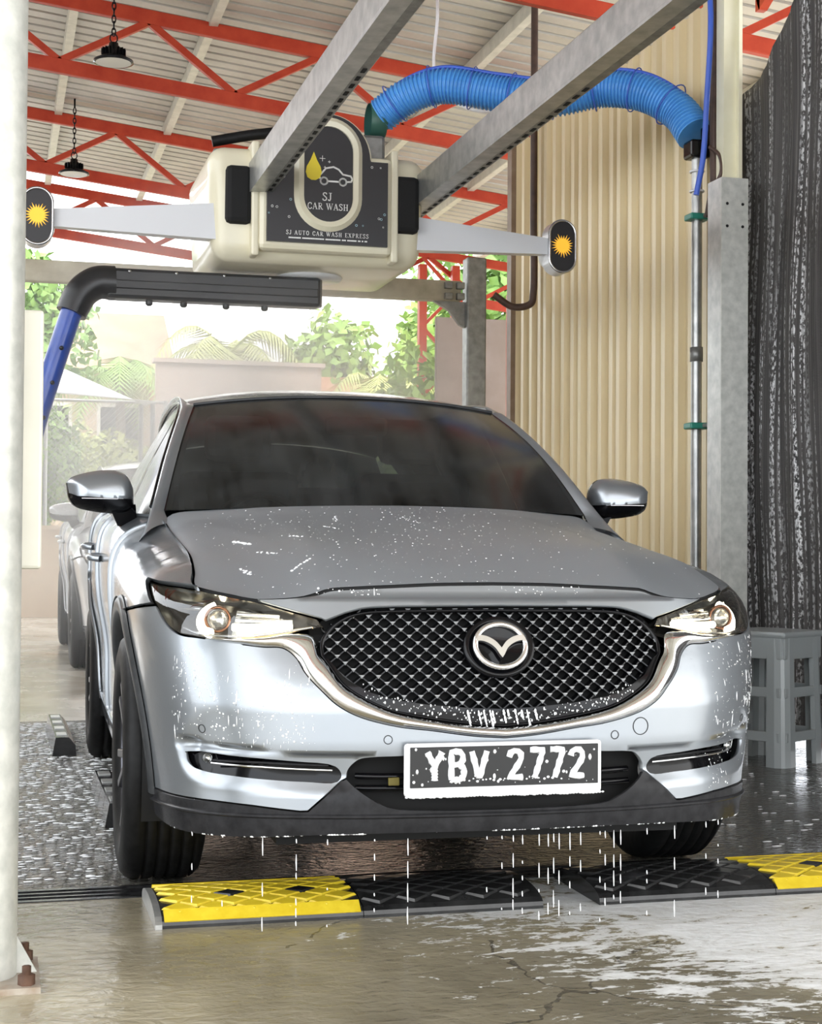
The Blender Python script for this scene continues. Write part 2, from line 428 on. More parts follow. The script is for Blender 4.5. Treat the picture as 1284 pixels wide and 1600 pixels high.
def wet_glass(name, tint):
    """tinted pane filmed with water: a grey sheen of droplets over the glass"""
    m = glassy(name, tint, .16, .02); nt = m.node_tree
    out = [n for n in nt.nodes if n.type == 'OUTPUT_MATERIAL'][0]; src = out.inputs['Surface'].links[0].from_socket
    v = coords(m, 'Object', (1, 1, 1)); f = noise(m, v, 3.2, 5, .6); st = noise(m, coords(m, 'Object', (30, 3, 3)), 1.0, 4)
    fac = mathn(m, 'MULTIPLY', mathn(m, 'SUBTRACT', mathn(m, 'ADD', f, mathn(m, 'MULTIPLY', st, .4)), .45, True), .34, True)
    df = nd(m, 'ShaderNodeBsdfDiffuse'); df.inputs['Color'].default_value = (.20, .21, .21, 1)
    mx = nd(m, 'ShaderNodeMixShader'); lk(m, fac, mx.inputs[0]); lk(m, src, mx.inputs[1]); lk(m, df.outputs[0], mx.inputs[2]); lk(m, mx.outputs[0], out.inputs['Surface'])
    return m
M['glass'] = wet_glass('tinted_wet_glass', (.10, .12, .115)); M['side_glass'] = wet_glass('dark_side_glass', (.03, .035, .035))
M['lens'] = glassy('clear_headlamp_lens', (.86, .87, .86), .02, .06)
M['plate_black'] = mat('plate_black', (.012, .012, .012), .25)
M['plate_white'] = mat('plate_white', (.85, .85, .86), .35)
# ---------------------------------------------------------------- the car
CAR_LOC, CAR_YAW = (-.005, 0, 0), -0.0244
def s_of_y(y): return float(np.interp(y, PY[:1200], PS[:1200]))
def side(pts): return [(s_of_y(y), z) for y, z in pts]
WC_F, WC_R, WZ, WR = .95, 3.65, .36, .36
def arch(yc, R, a0, a1, n=18, zc=.375):
    return [(yc + R * math.cos(math.radians(a)), zc + R * math.sin(math.radians(a))) for a in np.linspace(a0, a1, n)]
def loft_strip(A, B, n, lift, mapf=None, base=0.):
    """strip between two curves of equal length with a rounded cross-section"""
    A = np.array(A, float); B = np.array(B, float); P = []
    for t in np.linspace(0, 1, n):
        q = A * (1 - t) + B * t
        if mapf is None: P.append(q)
        else:
            e = 1e-3; nn = np.cross(mapf(q + [e, 0]) - mapf(q - [e, 0]), mapf(q + [0, e]) - mapf(q - [0, e])); nn /= np.linalg.norm(nn, axis=1)[:, None]
            P.append(mapf(q) + nn * (base + lift * math.sin(PI * min(max(t, 0), 1)) ** .6))
    return np.stack(P, 1)
def even(curve, n):
    c = np.array(curve, float); d = np.concatenate([[0], np.cumsum(np.linalg.norm(np.diff(c, axis=0), axis=1))]); t = np.linspace(0, d[-1], n)
    return np.stack([np.interp(t, d, c[:, k]) for k in range(c.shape[1])], 1)
# outlines measured on the nose (s, z)
HL_TOP = [(1.20, .885), (1.10, .877), (.99, .870), (.885, .863), (.75, .850), (.66, .838), (.565, .817), (.468, .795)]
HL_BOT = [(.468, .780), (.52, .774), (.586, .760), (.655, .751), (.755, .748), (.83, .752), (.903, .760), (.956, .781), (1.02, .816), (1.11, .852), (1.20, .885)]
GR_TOP = [(0, .830), (.18, .829), (.30, .827), (.36, .823), (.41, .811), (.452, .785), (.478, .748), (.476, .715)]
GR_BOT = [(.476, .715), (.455, .690), (.415, .640), (.355, .602), (.290, .574), (.188, .553), (.08, .538), (0, .532)]
CH_OUT = [(.80, .744), (.70, .737), (.63, .731), (.575, .729), (.538, .707), (.509, .668), (.465, .625), (.427, .592), (.374, .564), (.28, .539), (.187, .527), (.08, .512), (0, .506)]
CH_IN = [(.79, .7475), (.69, .748), (.62, .754), (.55, .764), (.497, .757), (.480, .715), (.455, .688), (.415, .638), (.355, .600), (.290, .572), (.188, .551), (.08, .536), (0, .530)]
HOOD_F = [(0, .889), (.15, .887), (.269, .882), (.40, .876), (.454, .872), (.488, .862), (.534, .851), (.605, .845), (.667, .843)]
OPEN_T = [(0, .472), (.26, .462), (.34, .458), (.372, .451), (.398, .425), (.402, .405)]
OPEN_B = [(.402, .405), (.382, .386), (.297, .336), (.20, .327), (0, .325)]
TRIM_T = [(1.245, .322), (1.10, .330), (.98, .334), (.77, .338), (.645, .334), (.52, .324), (.50, .325), (.416, .398), (.402, .405)]
TRIM_B = [(0, .268), (.27, .268), (.48, .264), (.646, .254), (.85, .246), (1.02, .244), (1.26, .252)]
SLOT = [(.880, .452), (.872, .432), (.850, .418), (.80, .4105), (.732, .407), (.654, .403), (.51, .398), (.428, .398),
        (.418, .412), (.432, .432), (.54, .444), (.712, .451), (.83, .4545)]
def build_car(root):
    A = lambda pts, n=6: crv(pts, n)
    PA = M['paint']
    # --- bumper
    af = side(arch(WC_F, .455, 112, 186, 16))                     # arch edge going down at the nose side
    up = A(CH_OUT[::-1])[:-1]                                     # centre bottom of the chrome -> under the headlamp
    up = [p for p in up if p[0] < .70] + [(.70, .741), (.755, .746)] + A([(.755, .746), (.83, .750), (.905, .757), (.96, .778), (1.02, .812), (1.045, .826)])[1:]
    half = up + [(1.10, .822)] + [p for p in af if p[1] < .80] + A(TRIM_T[:5], 3)[1:] + TRIM_T[5:-1] + [(.402, .405)] + A(OPEN_T[::-1], 4)[1:]
    panel('bumper_cover', sym(half), W, PA, root, .0125, holes=[A(SLOT + [SLOT[0]], 4)[:-1], [(-x, z) for x, z in A(SLOT + [SLOT[0]], 4)[:-1]]])
    # --- black lower lip with its opening
    def Wlip(q):
        p = W(q); return p
    half = A(OPEN_B[::-1], 3)[:-1] + [(.402, .405)] + TRIM_T[::-1][1:4] + A(TRIM_T[:5][::-1], 3)[:] + [(1.26, .252)] + A(TRIM_B[::-1], 3)[1:]
    lip = panel('lower_lip', sym(half), Wlip, M['black_trim'], root, .02, offs=.004)
    # rolled crease along the lip
    top = A([(0, .318), (.30, .318), (.5, .318), (.65, .316), (.85, .312), (1.05, .306), (1.22, .300)], 8); bot = [(s, z - .012) for s, z in top]
    P = loft_strip([(-s, z) for s, z in top[::-1]] + top[1:], [(-s, z) for s, z in bot[::-1]] + bot[1:], 5, .008, W, .004)
    grid_surf('lip_crease', P, M['black_trim'], lip, flip=False)
    # --- lower intake
    def Win(q): return W(q) + np.array([0, .085, 0])
    g = panel('lower_grille', sym([(0, .50), (.43, .49), (.45, .41), (.40, .32), (0, .30)]), Win, M['dark'], root, .04, flange=0)
    for zc in (.405, .375):
        xs = np.linspace(-.37, .37, 25)
        b = MB(); b.tube([tuple(W([(s, zc)])[0] + np.array([0, .05, 0])) for s in xs], .008, 8); b.build('grille_bar', M['gloss_black'], g)
    tow = MB(); tow.box((-.275, .055, .395), (.028, .01, .02), bevel=.002); tow.build('tow_cover', mat('dull_yellow_plastic', (.16, .13, .03), .5), g)
    # --- grille header between hood and grille
    def Whd(q):
        q = np.asarray(q, float); p = W(q); n = Wn(q); k = .016 * (1 - sstep(.846, .862, q[:, 1])) ; return p + n * k[:, None]
    half = A(HOOD_F, 5) + [(.655, .8375), (.61, .828), (.565, .818), (.515, .807), (.474, .798), (.462, .792)] + A(GR_TOP[::-1][3:], 5)
    panel('grille_header', sym(half), Whd, PA, root, .012)
    # --- grille: backing, frame, mesh, wing
    def Wback(q): return W(q) + np.array([0, .055, 0])
    loop = sym(A(GR_TOP, 5)[:-1] + A(GR_BOT, 5)[:])
    gr = panel('grille_backing', [(s * 1.03, .68 + (z - .68) * 1.06) for s, z in loop], Wback, M['dark'], root, .04, gap=0, flange=0)
    fr_in = [(s * .965, .678 + (z - .678) * .93) for s, z in loop]
    bot_band = sym(A(GR_BOT[::-1], 5)[:-1] + [(.470, .712), (.448, .700), (.406, .655), (.345, .622), (.285, .603), (.19, .589), (.08, .580), (0, .577)])
    def Wfr(q): return W(q) + np.array([0, .012, 0])
    panel('grille_lower_frame', bot_band, Wfr, M['gloss_black'], gr, .015, gap=0, flange=.02)
    P = loft_strip(np.array(loop + loop[:1]), np.array([(s * .975, .678 + (z - .678) * .955) for s, z in loop + loop[:1]]), 5, .004, W, -.010)
    grid_surf('grille_rim', P, M['gloss_black'], gr)
    # mesh of small gull-wing cells
    inner = np.array(fr_in); mb = MB(); px, pz = .0425, .0165
    poly = np.array([(s, max(z, np.interp(abs(s), [0, .08, .19, .285, .345, .406, .448], [.577, .580, .589, .603, .622, .655, .70]))) for s, z in loop])
    def gp(s, z, dep): q = np.array([[s, z]]); return W(q)[0] + np.array([0, dep, 0])
    segs = []; nodes = set()
    for i in range(-13, 14):
        for j in range(-2, 20):
            c = (i * px + (px / 2 if j % 2 else 0), .575 + j * pz)
            for dx in (-px / 2, px / 2): segs.append((c, (c[0] + dx, c[1] + pz)))
            nodes.add((round(c[0], 4), round(c[1], 4)))
    for a, b in segs:
        if not in_poly([a, b], poly).all(): 
            mid = ((a[0]+b[0])/2, (a[1]+b[1])/2)
            if not in_poly([mid], poly)[0]: continue
        a0 = gp(*a, .022); b0 = gp(*b, .022); a1 = gp(*a, .05); b1 = gp(*b, .05)
        d = np.array([b[0]-a[0], 0, b[1]-a[1]]); d /= np.linalg.norm(d); n = np.array([-d[2], 0, d[0]]) * .0016
        mb.add([a0 - n, a0 + n, b0 + n, b0 - n, a1 - n, a1 + n, b1 + n, b1 - n], [(0, 3, 2, 1), (0, 4, 7, 3), (1, 2, 6, 5)])
    mesh = mb.build('grille_mesh', M['gloss_black'], gr, recalc=False)
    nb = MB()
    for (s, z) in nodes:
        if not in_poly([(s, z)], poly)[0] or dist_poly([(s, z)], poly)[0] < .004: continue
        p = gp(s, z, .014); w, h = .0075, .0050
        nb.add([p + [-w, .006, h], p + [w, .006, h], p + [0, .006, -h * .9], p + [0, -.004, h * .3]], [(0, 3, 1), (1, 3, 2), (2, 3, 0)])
    nb.build('grille_glints', mat('pale_wet_glint', (.55, .56, .57), .3), gr, recalc=False)  # pale facets paint the white glints of wet soap on the mesh
    # chrome wing
    no = even(A(CH_OUT, 6), 90); ni = even(A(CH_IN, 6), 90)
    o_ = np.concatenate([no, (no * [-1, 1])[::-1][1:]]); i_ = np.concatenate([ni, (ni * [-1, 1])[::-1][1:]])
    P = loft_strip(o_, i_, 9, .014, W, .001); P[:, 0] -= 0
    wg = grid_surf('chrome_wing', P, M['chrome'], root, flip=False)
    # emblem
    em = empty('emblem'); em.parent = root; em.location = (0, .046, .735); em.rotation_euler = (math.radians(-20), 0, 0)
    d = MB(); d.lathe([(.0, .012), (.080, .012), (.092, .004), (.094, .03)], 40, axis='y'); disc = d.build('emblem_disc', M['gloss_black'], em); disc.scale = (1, 1, .86)
    rg = MB(); rg.tube([(.0665 * math.cos(a), 0, .057 * math.sin(a)) for a in np.linspace(0, 2*PI, 64, endpoint=False)], .0085, 10, closed=True); rg.build('emblem_ring', M['chrome'], em)
    wgp = []
    top = [(-.066, .016), (-.059, .025), (-.038, .023), (-.015, .010), (0, -.008)]
    bot = [(0, -.034), (-.006, -.026), (-.017, -.008), (-.038, .007), (-.059, .011), (-.067, .006)]
    tl = crv(top, 4); bl = crv(bot, 4)
    poly2 = tl + [(-x, z) for x, z in tl[::-1][1:]] + [(-x, z) for x, z in bl[::-1][:-1]] + bl[:-1]
    wv = MB(); wv.prism(poly2, -.010, .004, lambda u, v, h: (u, h, v)); wv.build('emblem_wings', M['chrome'], em)
    # --- fog slot
    sl = A(SLOT + [SLOT[0]], 4)[:-1]
    for sg in (1, -1):
        def Wsl(q, sg=sg): q = np.asarray(q, float) * [sg, 1]; return W(q) - Wn(q) * .03
        f = panel('lower_slot', [(s * 1.0 + (.64 - s) * -.03, .43 + (z - .43) * 1.5) for s, z in sl], Wsl, M['gloss_black'], root, .03, gap=0, flange=0, flip=sg < 0)
        st = MB(); st.tube([tuple(W([(sg * s, .418 + .010 * (s - .43) / .4 + .004)])[0] - Wn([(sg * s, .425)])[0] * .008) for s in np.linspace(.44, .80, 16)], .0032, 8); st.build('chrome_strip', M['chrome'], f)
        st = MB(); st.tube([tuple(W([(sg * s, .432 + .008 * (s - .43) / .4)])[0] - Wn([(sg * s, .425)])[0] * .016) for s in np.linspace(.45, .80, 16)], .0035, 8); st.build('slot_rib', M['black_trim'], f)
        c = W([(sg * .825, .438)])[0] - Wn([(sg * .825, .438)])[0] * .014
        fl = MB(); fl.lathe([(0, -.008), (.009, -.006), (.013, 0), (.0135, .012)], 16, c, 'y'); fl.build('fog_lamp', M['lens'], f)
        fb = MB(); fb.lathe([(0, .006), (.012, .004), (.0125, -.003)], 16, c, 'y'); fb.build('fog_reflector', M['chrome'], f)
    # parking sensors and tow-eye cover: thin rings on the bumper skin
    for (s, z, r) in ((-.30, .505, .0105), (.30, .505, .0105), (-.80, .52, .0105), (.80, .52, .0105), (.375, .525, .022)):
        c = W([(s, z)])[0]; n = Wn([(s, z)])[0]; x = np.cross([0, 0, 1], n); x /= np.linalg.norm(x); y = np.cross(n, x)
        t = MB(); t.tube([tuple(c + n * .0006 + (x * math.cos(a) + y * math.sin(a)) * r) for a in np.linspace(0, 2*PI, 24, endpoint=False)], .0013, 5, closed=True)
        t.build('sensor_ring' if r < .02 else 'tow_eye_ring', M['clad'], root)
    # --- headlamps
    for sg in (1, -1):
        hl = empty('headlamp'); hl.parent = root
        out = A(HL_TOP, 5)[:-1] + A(HL_BOT, 5)[:-1]
        def Wl(q, sg=sg): return W(np.asarray(q, float) * [sg, 1])
        def Wd(q, sg=sg): q = np.asarray(q, float) * [sg, 1]; return W(q) - Wn(q) * .055
        panel('lens_cover', out, Wl, M['lens'], hl, .02, flange=.0, flip=sg < 0)
        panel('lamp_housing', [(s, .81 + (z - .81) * 1.12) for s, z in out], Wd, M['lamp_dark'], hl, .025, gap=0, flange=0, flip=sg < 0)
        r_ = loft_strip(np.array([(s * sg, z) for s, z in out + out[:1]]), np.array([(s * sg, z) for s, z in out + out[:1]]) , 2, 0, W, 0)
        r_[:, 1] = Wd(np.array(out + out[:1]) ); grid_surf('lamp_side_wall', r_, M['reflector'], hl, flip=sg < 0)
        def at(s, z, dep):
            q = np.array([(s * sg, z)]); return W(q)[0] - Wn(q)[0] * dep
        c = Vector(at(.80, .808, .030))
        pj = MB(); pj.lathe([(.0, -.022), (.012, -.020), (.022, -.012), (.027, .0)], 28, c, 'y'); pj.build('projector_lens', M['water'], hl)
        pj = MB(); pj.lathe([(.0, .012), (.02, .010), (.030, -.006)], 28, c, 'y'); pj.build('projector_bowl', M['reflector'], hl)
        pj = MB(); pj.tube([(c.x + .031 * math.cos(a), c.y - .004, c.z + .031 * math.sin(a)) for a in np.linspace(0, 2*PI, 32, endpoint=False)], .0045, 8, closed=True); pj.build('projector_ring', mat('copper_tint_ring', (.25, .12, .07), .2, .8), hl)
        # C-shaped running light hugging the outer side of the projector, then a bar inwards
        cs = [(.80 + .052 * math.cos(a), .806 + .040 * math.sin(a)) for a in np.linspace(1.15, -1.5, 16)]
        t = MB(); t.tube([tuple(at(s, z, .022)) for s, z in cs], .0125, 8); t.build('running_light', M['led'], hl)
        br = [(.74, .786), (.68, .786), (.62, .789), (.56, .793)]
        t = MB(); t.tube([tuple(at(s, z, .026)) for s, z in crv(br, 4)], .0095, 8); t.build('light_bar', M['led'], hl)
        for (z0, z1, e) in ((.822, .815, .60), (.806, .803, .56)):
            t = MB(); t.tube([tuple(at(s, z, .028)) for s, z in crv([(.735, z0), (.66, (z0+z1)/2), (e, z1)], 4)], .005, 8); t.build('chrome_strip', M['chrome'], hl)
        rp_ = crv([(.75, .842), (.66, .829), (.57, .808)], 4); rq_ = crv([(.75, .762), (.66, .763), (.57, .778)], 4)
        grid_surf('reflector_plate', np.stack([np.array([at(s, z, .040) for s, z in rp_]), np.array([at(s, z, .046) for s, z in rq_])], 1), M['reflector'], hl, flip=sg > 0)
        for zz in (.848, .832):
            t = MB(); t.tube([tuple(at(s, zz + (s - .87) * .03, .02)) for s in np.linspace(.87, .97, 8)], .0045, 8); t.build('outer_reflector_bar', M['chrome'], hl)
        t = MB(); t.tube([tuple(at(s, z, .03)) for s, z in [(.72, .768), (.64, .772), (.56, .779), (.50, .785)]], .006, 8); t.build('indicator_strip', M['warm_led'], hl)
        bz = crv([(.90, .775), (.84, .762), (.755, .758), (.655, .762), (.586, .771), (.50, .784)], 5)
        t = MB(); t.tube([tuple(at(s, z, .012)) for s, z in bz], .004, 6); t.build('lower_bezel', M['satin'], hl)
    # --- hood
    ft = [tuple(W([p])[0] + np.array([0, .009, .002])) for p in A(HOOD_F, 5)]
    ht = [tuple(W([p])[0] + np.array([0, .009, .004])) for p in A([(.70, .8435), (.75, .851), (.82, .858), (.885, .8645)], 4)]
    sd = [tuple(W([(s_of_y(y), float(ZTOP(y)))])[0] - np.array([.004, 0, -.001])) for y in np.linspace(.325, 1.435, 40)]; sd = [p for p in sd if p[1] > ht[-1][1] + .012]
    cw = crv([sd[-1], (.715, 1.452, 1.085), (.60, 1.40, 1.098), (.40, 1.285, 1.108), (.20, 1.215, 1.113), (0, 1.19, 1.115)], 6)
    nu, nv = 44, 56
    Fc = even(ft + ht[1:], nu); Rc = even(cw[::-1], nu); Sc = even([ht[-1]] + sd, nv)
    zc = hermite([.12, .17, .25, .40, .65, .95, 1.19], [.0, .018, .046, .088, .138, .186, .224]); cy0, cy1 = Fc[0][1], Rc[0][1]
    Cv = np.linspace(0, 1, nv); cyy = cy0 + (cy1 - cy0) * Cv; czz = zc(.12 + 1.07 * Cv); czz = Fc[0][2] + czz * (Rc[0][2] - Fc[0][2]) / czz[-1]
    Cc = np.stack([np.zeros(nv), cyy, czz], 1)
    U = np.linspace(0, 1, nu)[:, None, None]; V_ = np.linspace(0, 1, nv)[None, :, None]
    H = (1 - V_) * Fc[:, None] + V_ * Rc[:, None] + (1 - U) * Cc[None] + U * Sc[None] - ((1-U)*(1-V_)*Fc[0] + U*(1-V_)*Fc[-1] + (1-U)*V_*Rc[0] + U*V_*Rc[-1])
    u_ = U[..., 0]; v_ = V_[..., 0]; uc = .56 + .36 * v_
    gg = np.where(u_ < uc, sstep(0, 1, u_ / uc), (1 - u_) / (1 - uc)); H[..., 2] += gg * .036 * np.sin(PI * v_ ** .7) * (1 - .35 * v_)
    H = np.concatenate([(H * [-1, 1, 1])[:0:-1], H], 0)
    rim_ = np.concatenate([H[:, 0], H[-1, 1:], H[::-1, -1][1:], H[0, ::-1][1:-1]])
    Pn = H.reshape(-1, 3); n2 = H.shape[0]; F = [(i*nv + j, (i+1)*nv + j, (i+1)*nv + j + 1, i*nv + j + 1) for i in range(n2 - 1) for j in range(nv - 1)]
    H[..., 2] += 0
    V = Pn + np.array([0, 0, .004])
    hood = mesh_obj('hood', V, F, M['paint_soapy'], root, True)
    cen_ = np.array([0, .8, 0]); din = cen_ - rim_; din[:, 2] = 0; din /= np.linalg.norm(din, axis=1)[:, None]
    r0 = rim_ + np.array([0, 0, .0025]) + din * .004; r1 = r0 - np.array([0, 0, .03]); rr_ = np.stack([np.vstack([r0, r0[:1]]), np.vstack([r1, r1[:1]])], 1)
    grid_surf('hood_gap_shade', rr_, M['dark'], hood, smooth=False)  # dark strip paints the shade in the hood shutline
    # --- fenders, doors, quarters
    tp = lambda a, b, n: side([(y, float(ZTOP(y)) + .0022) for y in np.linspace(a, b, n)])
    fen = A(HL_TOP[:3][::-1], 3)
    fr_edge = [(1.045, .826), (1.11, .853), (1.20, .886), (1.115, .8775), (1.0, .871), (.915, .866)]
    fnd = fr_edge + tp(.32, 1.42, 24) + side([(1.425, 1.0), (1.43, .7), (1.43, .34)]) + side([(1.395, .34)]) + side(arch(WC_F, .455, 4, 112, 24)[0:]) + [(1.10, .822)]
    for sg in (1, -1):
        def Wl(q, sg=sg): return W(np.asarray(q, float) * [sg, 1])
        panel('front_fender', fnd, Wl, PA, root, .02, flip=sg < 0)
        # arch cladding
        for yc, nm in ((WC_F, 'arch_cladding'), (WC_R, 'arch_cladding')):
            a_ = np.array(side(arch(yc, .462, -8, 188, 44))); b_ = np.array(side(arch(yc, .405, -8, 188, 44)))
            P = loft_strip(a_ * [sg, 1], b_ * [sg, 1], 6, .012, W, .003)
            b2 = P[:, -1] - np.array([sg * .05, 0, 0]); P = np.concatenate([P, b2[:, None]], 1)
            grid_surf(nm, P, M['clad'], root, flip=sg > 0)
            # arch liner
            ln = np.array([[(sg * x, yc + .425 * math.cos(a), .375 + .425 * math.sin(a)) for x in (.87, .50)] for a in np.linspace(-.35, PI + .35, 30)]); grid_surf('wheel_well', ln, M['dark'], root, flip=sg > 0)
        top2 = tp(1.43, 2.44, 20)
        dr1 = top2 + side([(2.445, .34)]) + side([(1.43, .34), (1.43, .7), (1.426, 1.0)])
        d1 = panel('front_door', dr1, Wl, PA, root, .03, flip=sg < 0)
        rr = side([p for p in arch(WC_R, .455, 95, 183, 16)])
        dr2 = tp(2.45, 3.52, 20) + side([(3.55, .95), (3.52, .86)]) + rr[1:] + side([(3.20, .34), (2.45, .34)])
        d2 = panel('rear_door', dr2, Wl, PA, root, .03, flip=sg < 0)
        for d_, yh, zh in ((d1, 2.30, .935), (d2, 3.22, .975)):
            hb = MB(); c0 = W([(sg * s_of_y(yh), zh)])[0]; n0 = Wn([(sg * s_of_y(yh), zh)])[0]
            pts = [c0 + n0 * .004 + np.array([0, -.10, -.004]), c0 + n0 * .036 + np.array([0, -.075, 0]), c0 + n0 * .042, c0 + n0 * .036 + np.array([0, .075, .004]), c0 + n0 * .004 + np.array([0, .10, .006])]
            hb.tube([tuple(p) for p in crv(pts, 5)], .013, 10); hb.build('door_handle', PA, d_)
        rq = tp(3.53, 4.1, 12) + [(s_of_y(4.2) , 1.13), (S_END - .72, 1.10), (S_END - .70, .62), (s_of_y(4.12), .60), (s_of_y(4.10), .50)] + side(arch(WC_R, .455, 16, 94, 18)[0:]) + side([(3.525, .86), (3.553, .95)])
        panel('rear_quarter', rq, Wl, PA, root, .03, flip=sg < 0)
        sill = side([(1.38, .335), (3.21, .335), (3.25, .20), (1.35, .20)])
        panel('sill_cladding', sill, Wl, M['clad'], root, .05, flip=sg < 0, offs=.006)
        panel('tail_lamp', [(S_END - .71, .99), (S_END - .44, .97), (S_END - .40, .90), (S_END - .70, .88)], Wl, M['red_lens'], root, .04, flip=sg < 0, offs=.01)
    panel('tailgate', [(S_END - .69, .62), (S_END + .69, .62), (S_END + .69, 1.12), (S_END - .69, 1.12)], lambda q: W(np.stack([np.where(q[:, 0] > S_END, q[:, 0] - 2 * S_END, q[:, 0]), q[:, 1]], 1)), PA, root, .05)
    ra = s_of_y(4.10)
    panel('rear_bumper', [(ra, .24), (2*S_END - ra, .24), (2*S_END - ra, .60), (ra, .60)], lambda q: W(np.stack([np.where(q[:, 0] > S_END, q[:, 0] - 2 * S_END, q[:, 0]), q[:, 1]], 1)), M['clad'], root, .05, offs=.01)
    # --- dark inner shell and floor pan
    for sg in (1, -1):
        def Wi(q, sg=sg): q = np.asarray(q, float) * [sg, 1]; return W(q) - Wn(q) * .075
        rect = [(.0, .28), (.9, .27)] + side([(.52, .27)] + arch(WC_F, .43, 190, -10, 20) + [(1.42, .22), (3.18, .22)] + arch(WC_R, .43, 190, -10, 20)) + [(s_of_y(4.12), .27), (S_END, .3), (S_END, 1.0), (s_of_y(4.0), 1.02), (s_of_y(2.5), 1.0), (s_of_y(1.5), .98), (s_of_y(.9), .9), (1.2, .8), (.95, .72), (.5, .70), (.5, .55), (.3, .51), (0, .50)]
        panel('inner_shell', rect, Wi, M['dark'], root, .07, gap=0, flange=0, flip=sg < 0)
    fp = MB()
    fp.box((0, 2.30, .25), (1.10, 4.2, .06)); fp.box((0, 2.30, .26), (1.62, 1.6, .06)); fp.box((0, .62, .66), (1.1, .06, .40)); fp.box((0, 1.52, .75), (1.45, .05, .55)); fp.box((0, 4.1, .7), (1.3, .05, .7)); fp.box((0, .27, .36), (1.0, .1, .18)); fp.box((0, 1.0, .30), (.9, 1.4, .1))
    fp.build('floor_pan', M['dark'], root)
    # --- greenhouse
    xr = hermite([1.28, 1.40, 1.75, 2.12, 2.4, 2.9, 3.4, 3.9, 4.2], [.842, .806, .722, .640, .612, .602, .595, .578, .560])
    zr = hermite([1.28, 1.40, 1.75, 2.12, 2.4, 2.9, 3.4, 3.9, 4.2], [.985, 1.055, 1.292, 1.485, 1.548, 1.575, 1.562, 1.500, 1.440])
    zcr = hermite([2.0, 2.15, 2.4, 2.65, 2.9, 3.2, 3.6, 3.95, 4.2], [1.528, 1.560, 1.603, 1.630, 1.643, 1.642, 1.615, 1.565, 1.505])
    us = np.linspace(-1, 1, 41); vs_ = np.linspace(0, 1, 15)
    bx, by, bz = .742 * us, 1.215 + .275 * np.abs(us) ** 2.2, 1.112 - .012 * us ** 2
    tx_, ty_, tz_ = .585 * us, 2.055 + .075 * us ** 2, 1.545 - .036 * np.abs(us) ** 2.2
    P = np.zeros((41, 15, 3))
    for j, v in enumerate(vs_):
        P[:, j, 0] = bx * (1 - v) + tx_ * v; P[:, j, 1] = by * (1 - v) + ty_ * v - .02 * math.sin(PI * v); P[:, j, 2] = bz * (1 - v) + tz_ * v + .034 * math.sin(PI * v)
    ws = grid_surf('windshield', P, M['glass'], root)
    # black frit border round the windshield
    edge = np.concatenate([P[0, :], P[1:, -1], P[-1, ::-1][1:]]); inn = np.concatenate([P[1, :], P[1:-1, -2], P[-2, ::-1]])
    cen = P.mean((0, 1)); m_ = min(len(edge), len(inn)); ein = edge + (cen - edge) * .035
    nrm_ = np.array([0, -.5, .85]) * .0015
    grid_surf('windshield_frit', np.stack([edge + nrm_, ein + nrm_], 1), M['gloss_black'], ws, flip=True)
    # roof
    vs2 = np.linspace(0, 1, 40); R = np.zeros((41, 40, 3))
    for j, v in enumerate(vs2):
        y0 = ty_ + .012; yy = y0 + (4.2 - y0) * v; xe = xr(yy) * (1 - .0) ; f = us
        xx = f * (.585 * (1 - sstep(0, .16, v)) + xr(yy) * sstep(0, .16, v)) ; xx = f * np.where(np.abs(f) > -1, np.minimum(xr(yy), .585 + .2 * v), 0)
        R[:, j, 0] = xx; R[:, j, 1] = yy; R[:, j, 2] = zr(yy) + (zcr(yy) - zr(yy)) * (1 - np.clip(np.abs(xx) / xr(yy), 0, 1) ** 2.6)
    roof = grid_surf('roof', R, PA, root)
    # header moulding at the windshield top
    hm = MB(); hm.tube([tuple(p + np.array([0, .006, .006])) for p in P[:, -1]], .006, 8); hm.build('header_moulding', M['clad'], roof)
    # roof / A-pillar side rails : between windshield edge and side glass
    for sg in (1, -1):
        ye = np.concatenate([np.linspace(1.30, 1.385, 5), np.linspace(1.40, 2.12, 20), np.linspace(2.16, 4.2, 40)])
        outer = np.stack([xr(ye), ye, zr(ye)], 1)
        wy = P[-1, :, 1]; inner_ = []
        for y in ye:
            if y < 1.395: inner_.append(P[-1, 0] + (y - 1.40) * np.array([.10, .9, .42]))
            elif y <= 2.12:
                t = (y - 1.40) / .72; k = t * 14; i0 = min(int(k), 13); f = k - i0; q = P[-1, i0] * (1 - f) + P[-1, i0 + 1] * f; inner_.append(q + np.array([0, 0, .002]))
            else: inner_.append((min(float(xr(y)), .585 + .2 * (y - 2.12) / 2.08), y, float(zr(y)) + .012))
        inner_ = np.array(inner_)
        rows = []
        for t in np.linspace(0, 1, 7):
            q = inner_ * (1 - t) + outer * t; b = math.sin(PI * t); q = q + np.stack([np.full(len(ye), .008 * b), -.012 * b * (ye < 2.2), np.full(len(ye), .012 * b)], 1); rows.append(q)
        rows.append(outer + np.array([-.012, 0, -.012]))
        Q = np.stack(rows, 1); Q[:, :, 0] *= sg
        grid_surf('roof_pillar', Q, PA, root, flip=sg < 0)
        # side glass, belt moulding, pillars
        yb = np.linspace(1.47, 4.05, 50); xb = np.array([W([(s_of_y(y), float(ZTOP(y)))])[0][0] for y in yb]) - .012; zb = ZTOP(yb) - .006
        def gl_pt(y, t):
            i = np.interp(y, yb, xb); k = np.interp(y, yb, zb); yt = np.clip(y, 1.40, 4.2)
            return np.stack([i * (1 - t) + (xr(yt) - .012) * t, y, k * (1 - t) + (zr(yt) - .012) * t], -1)
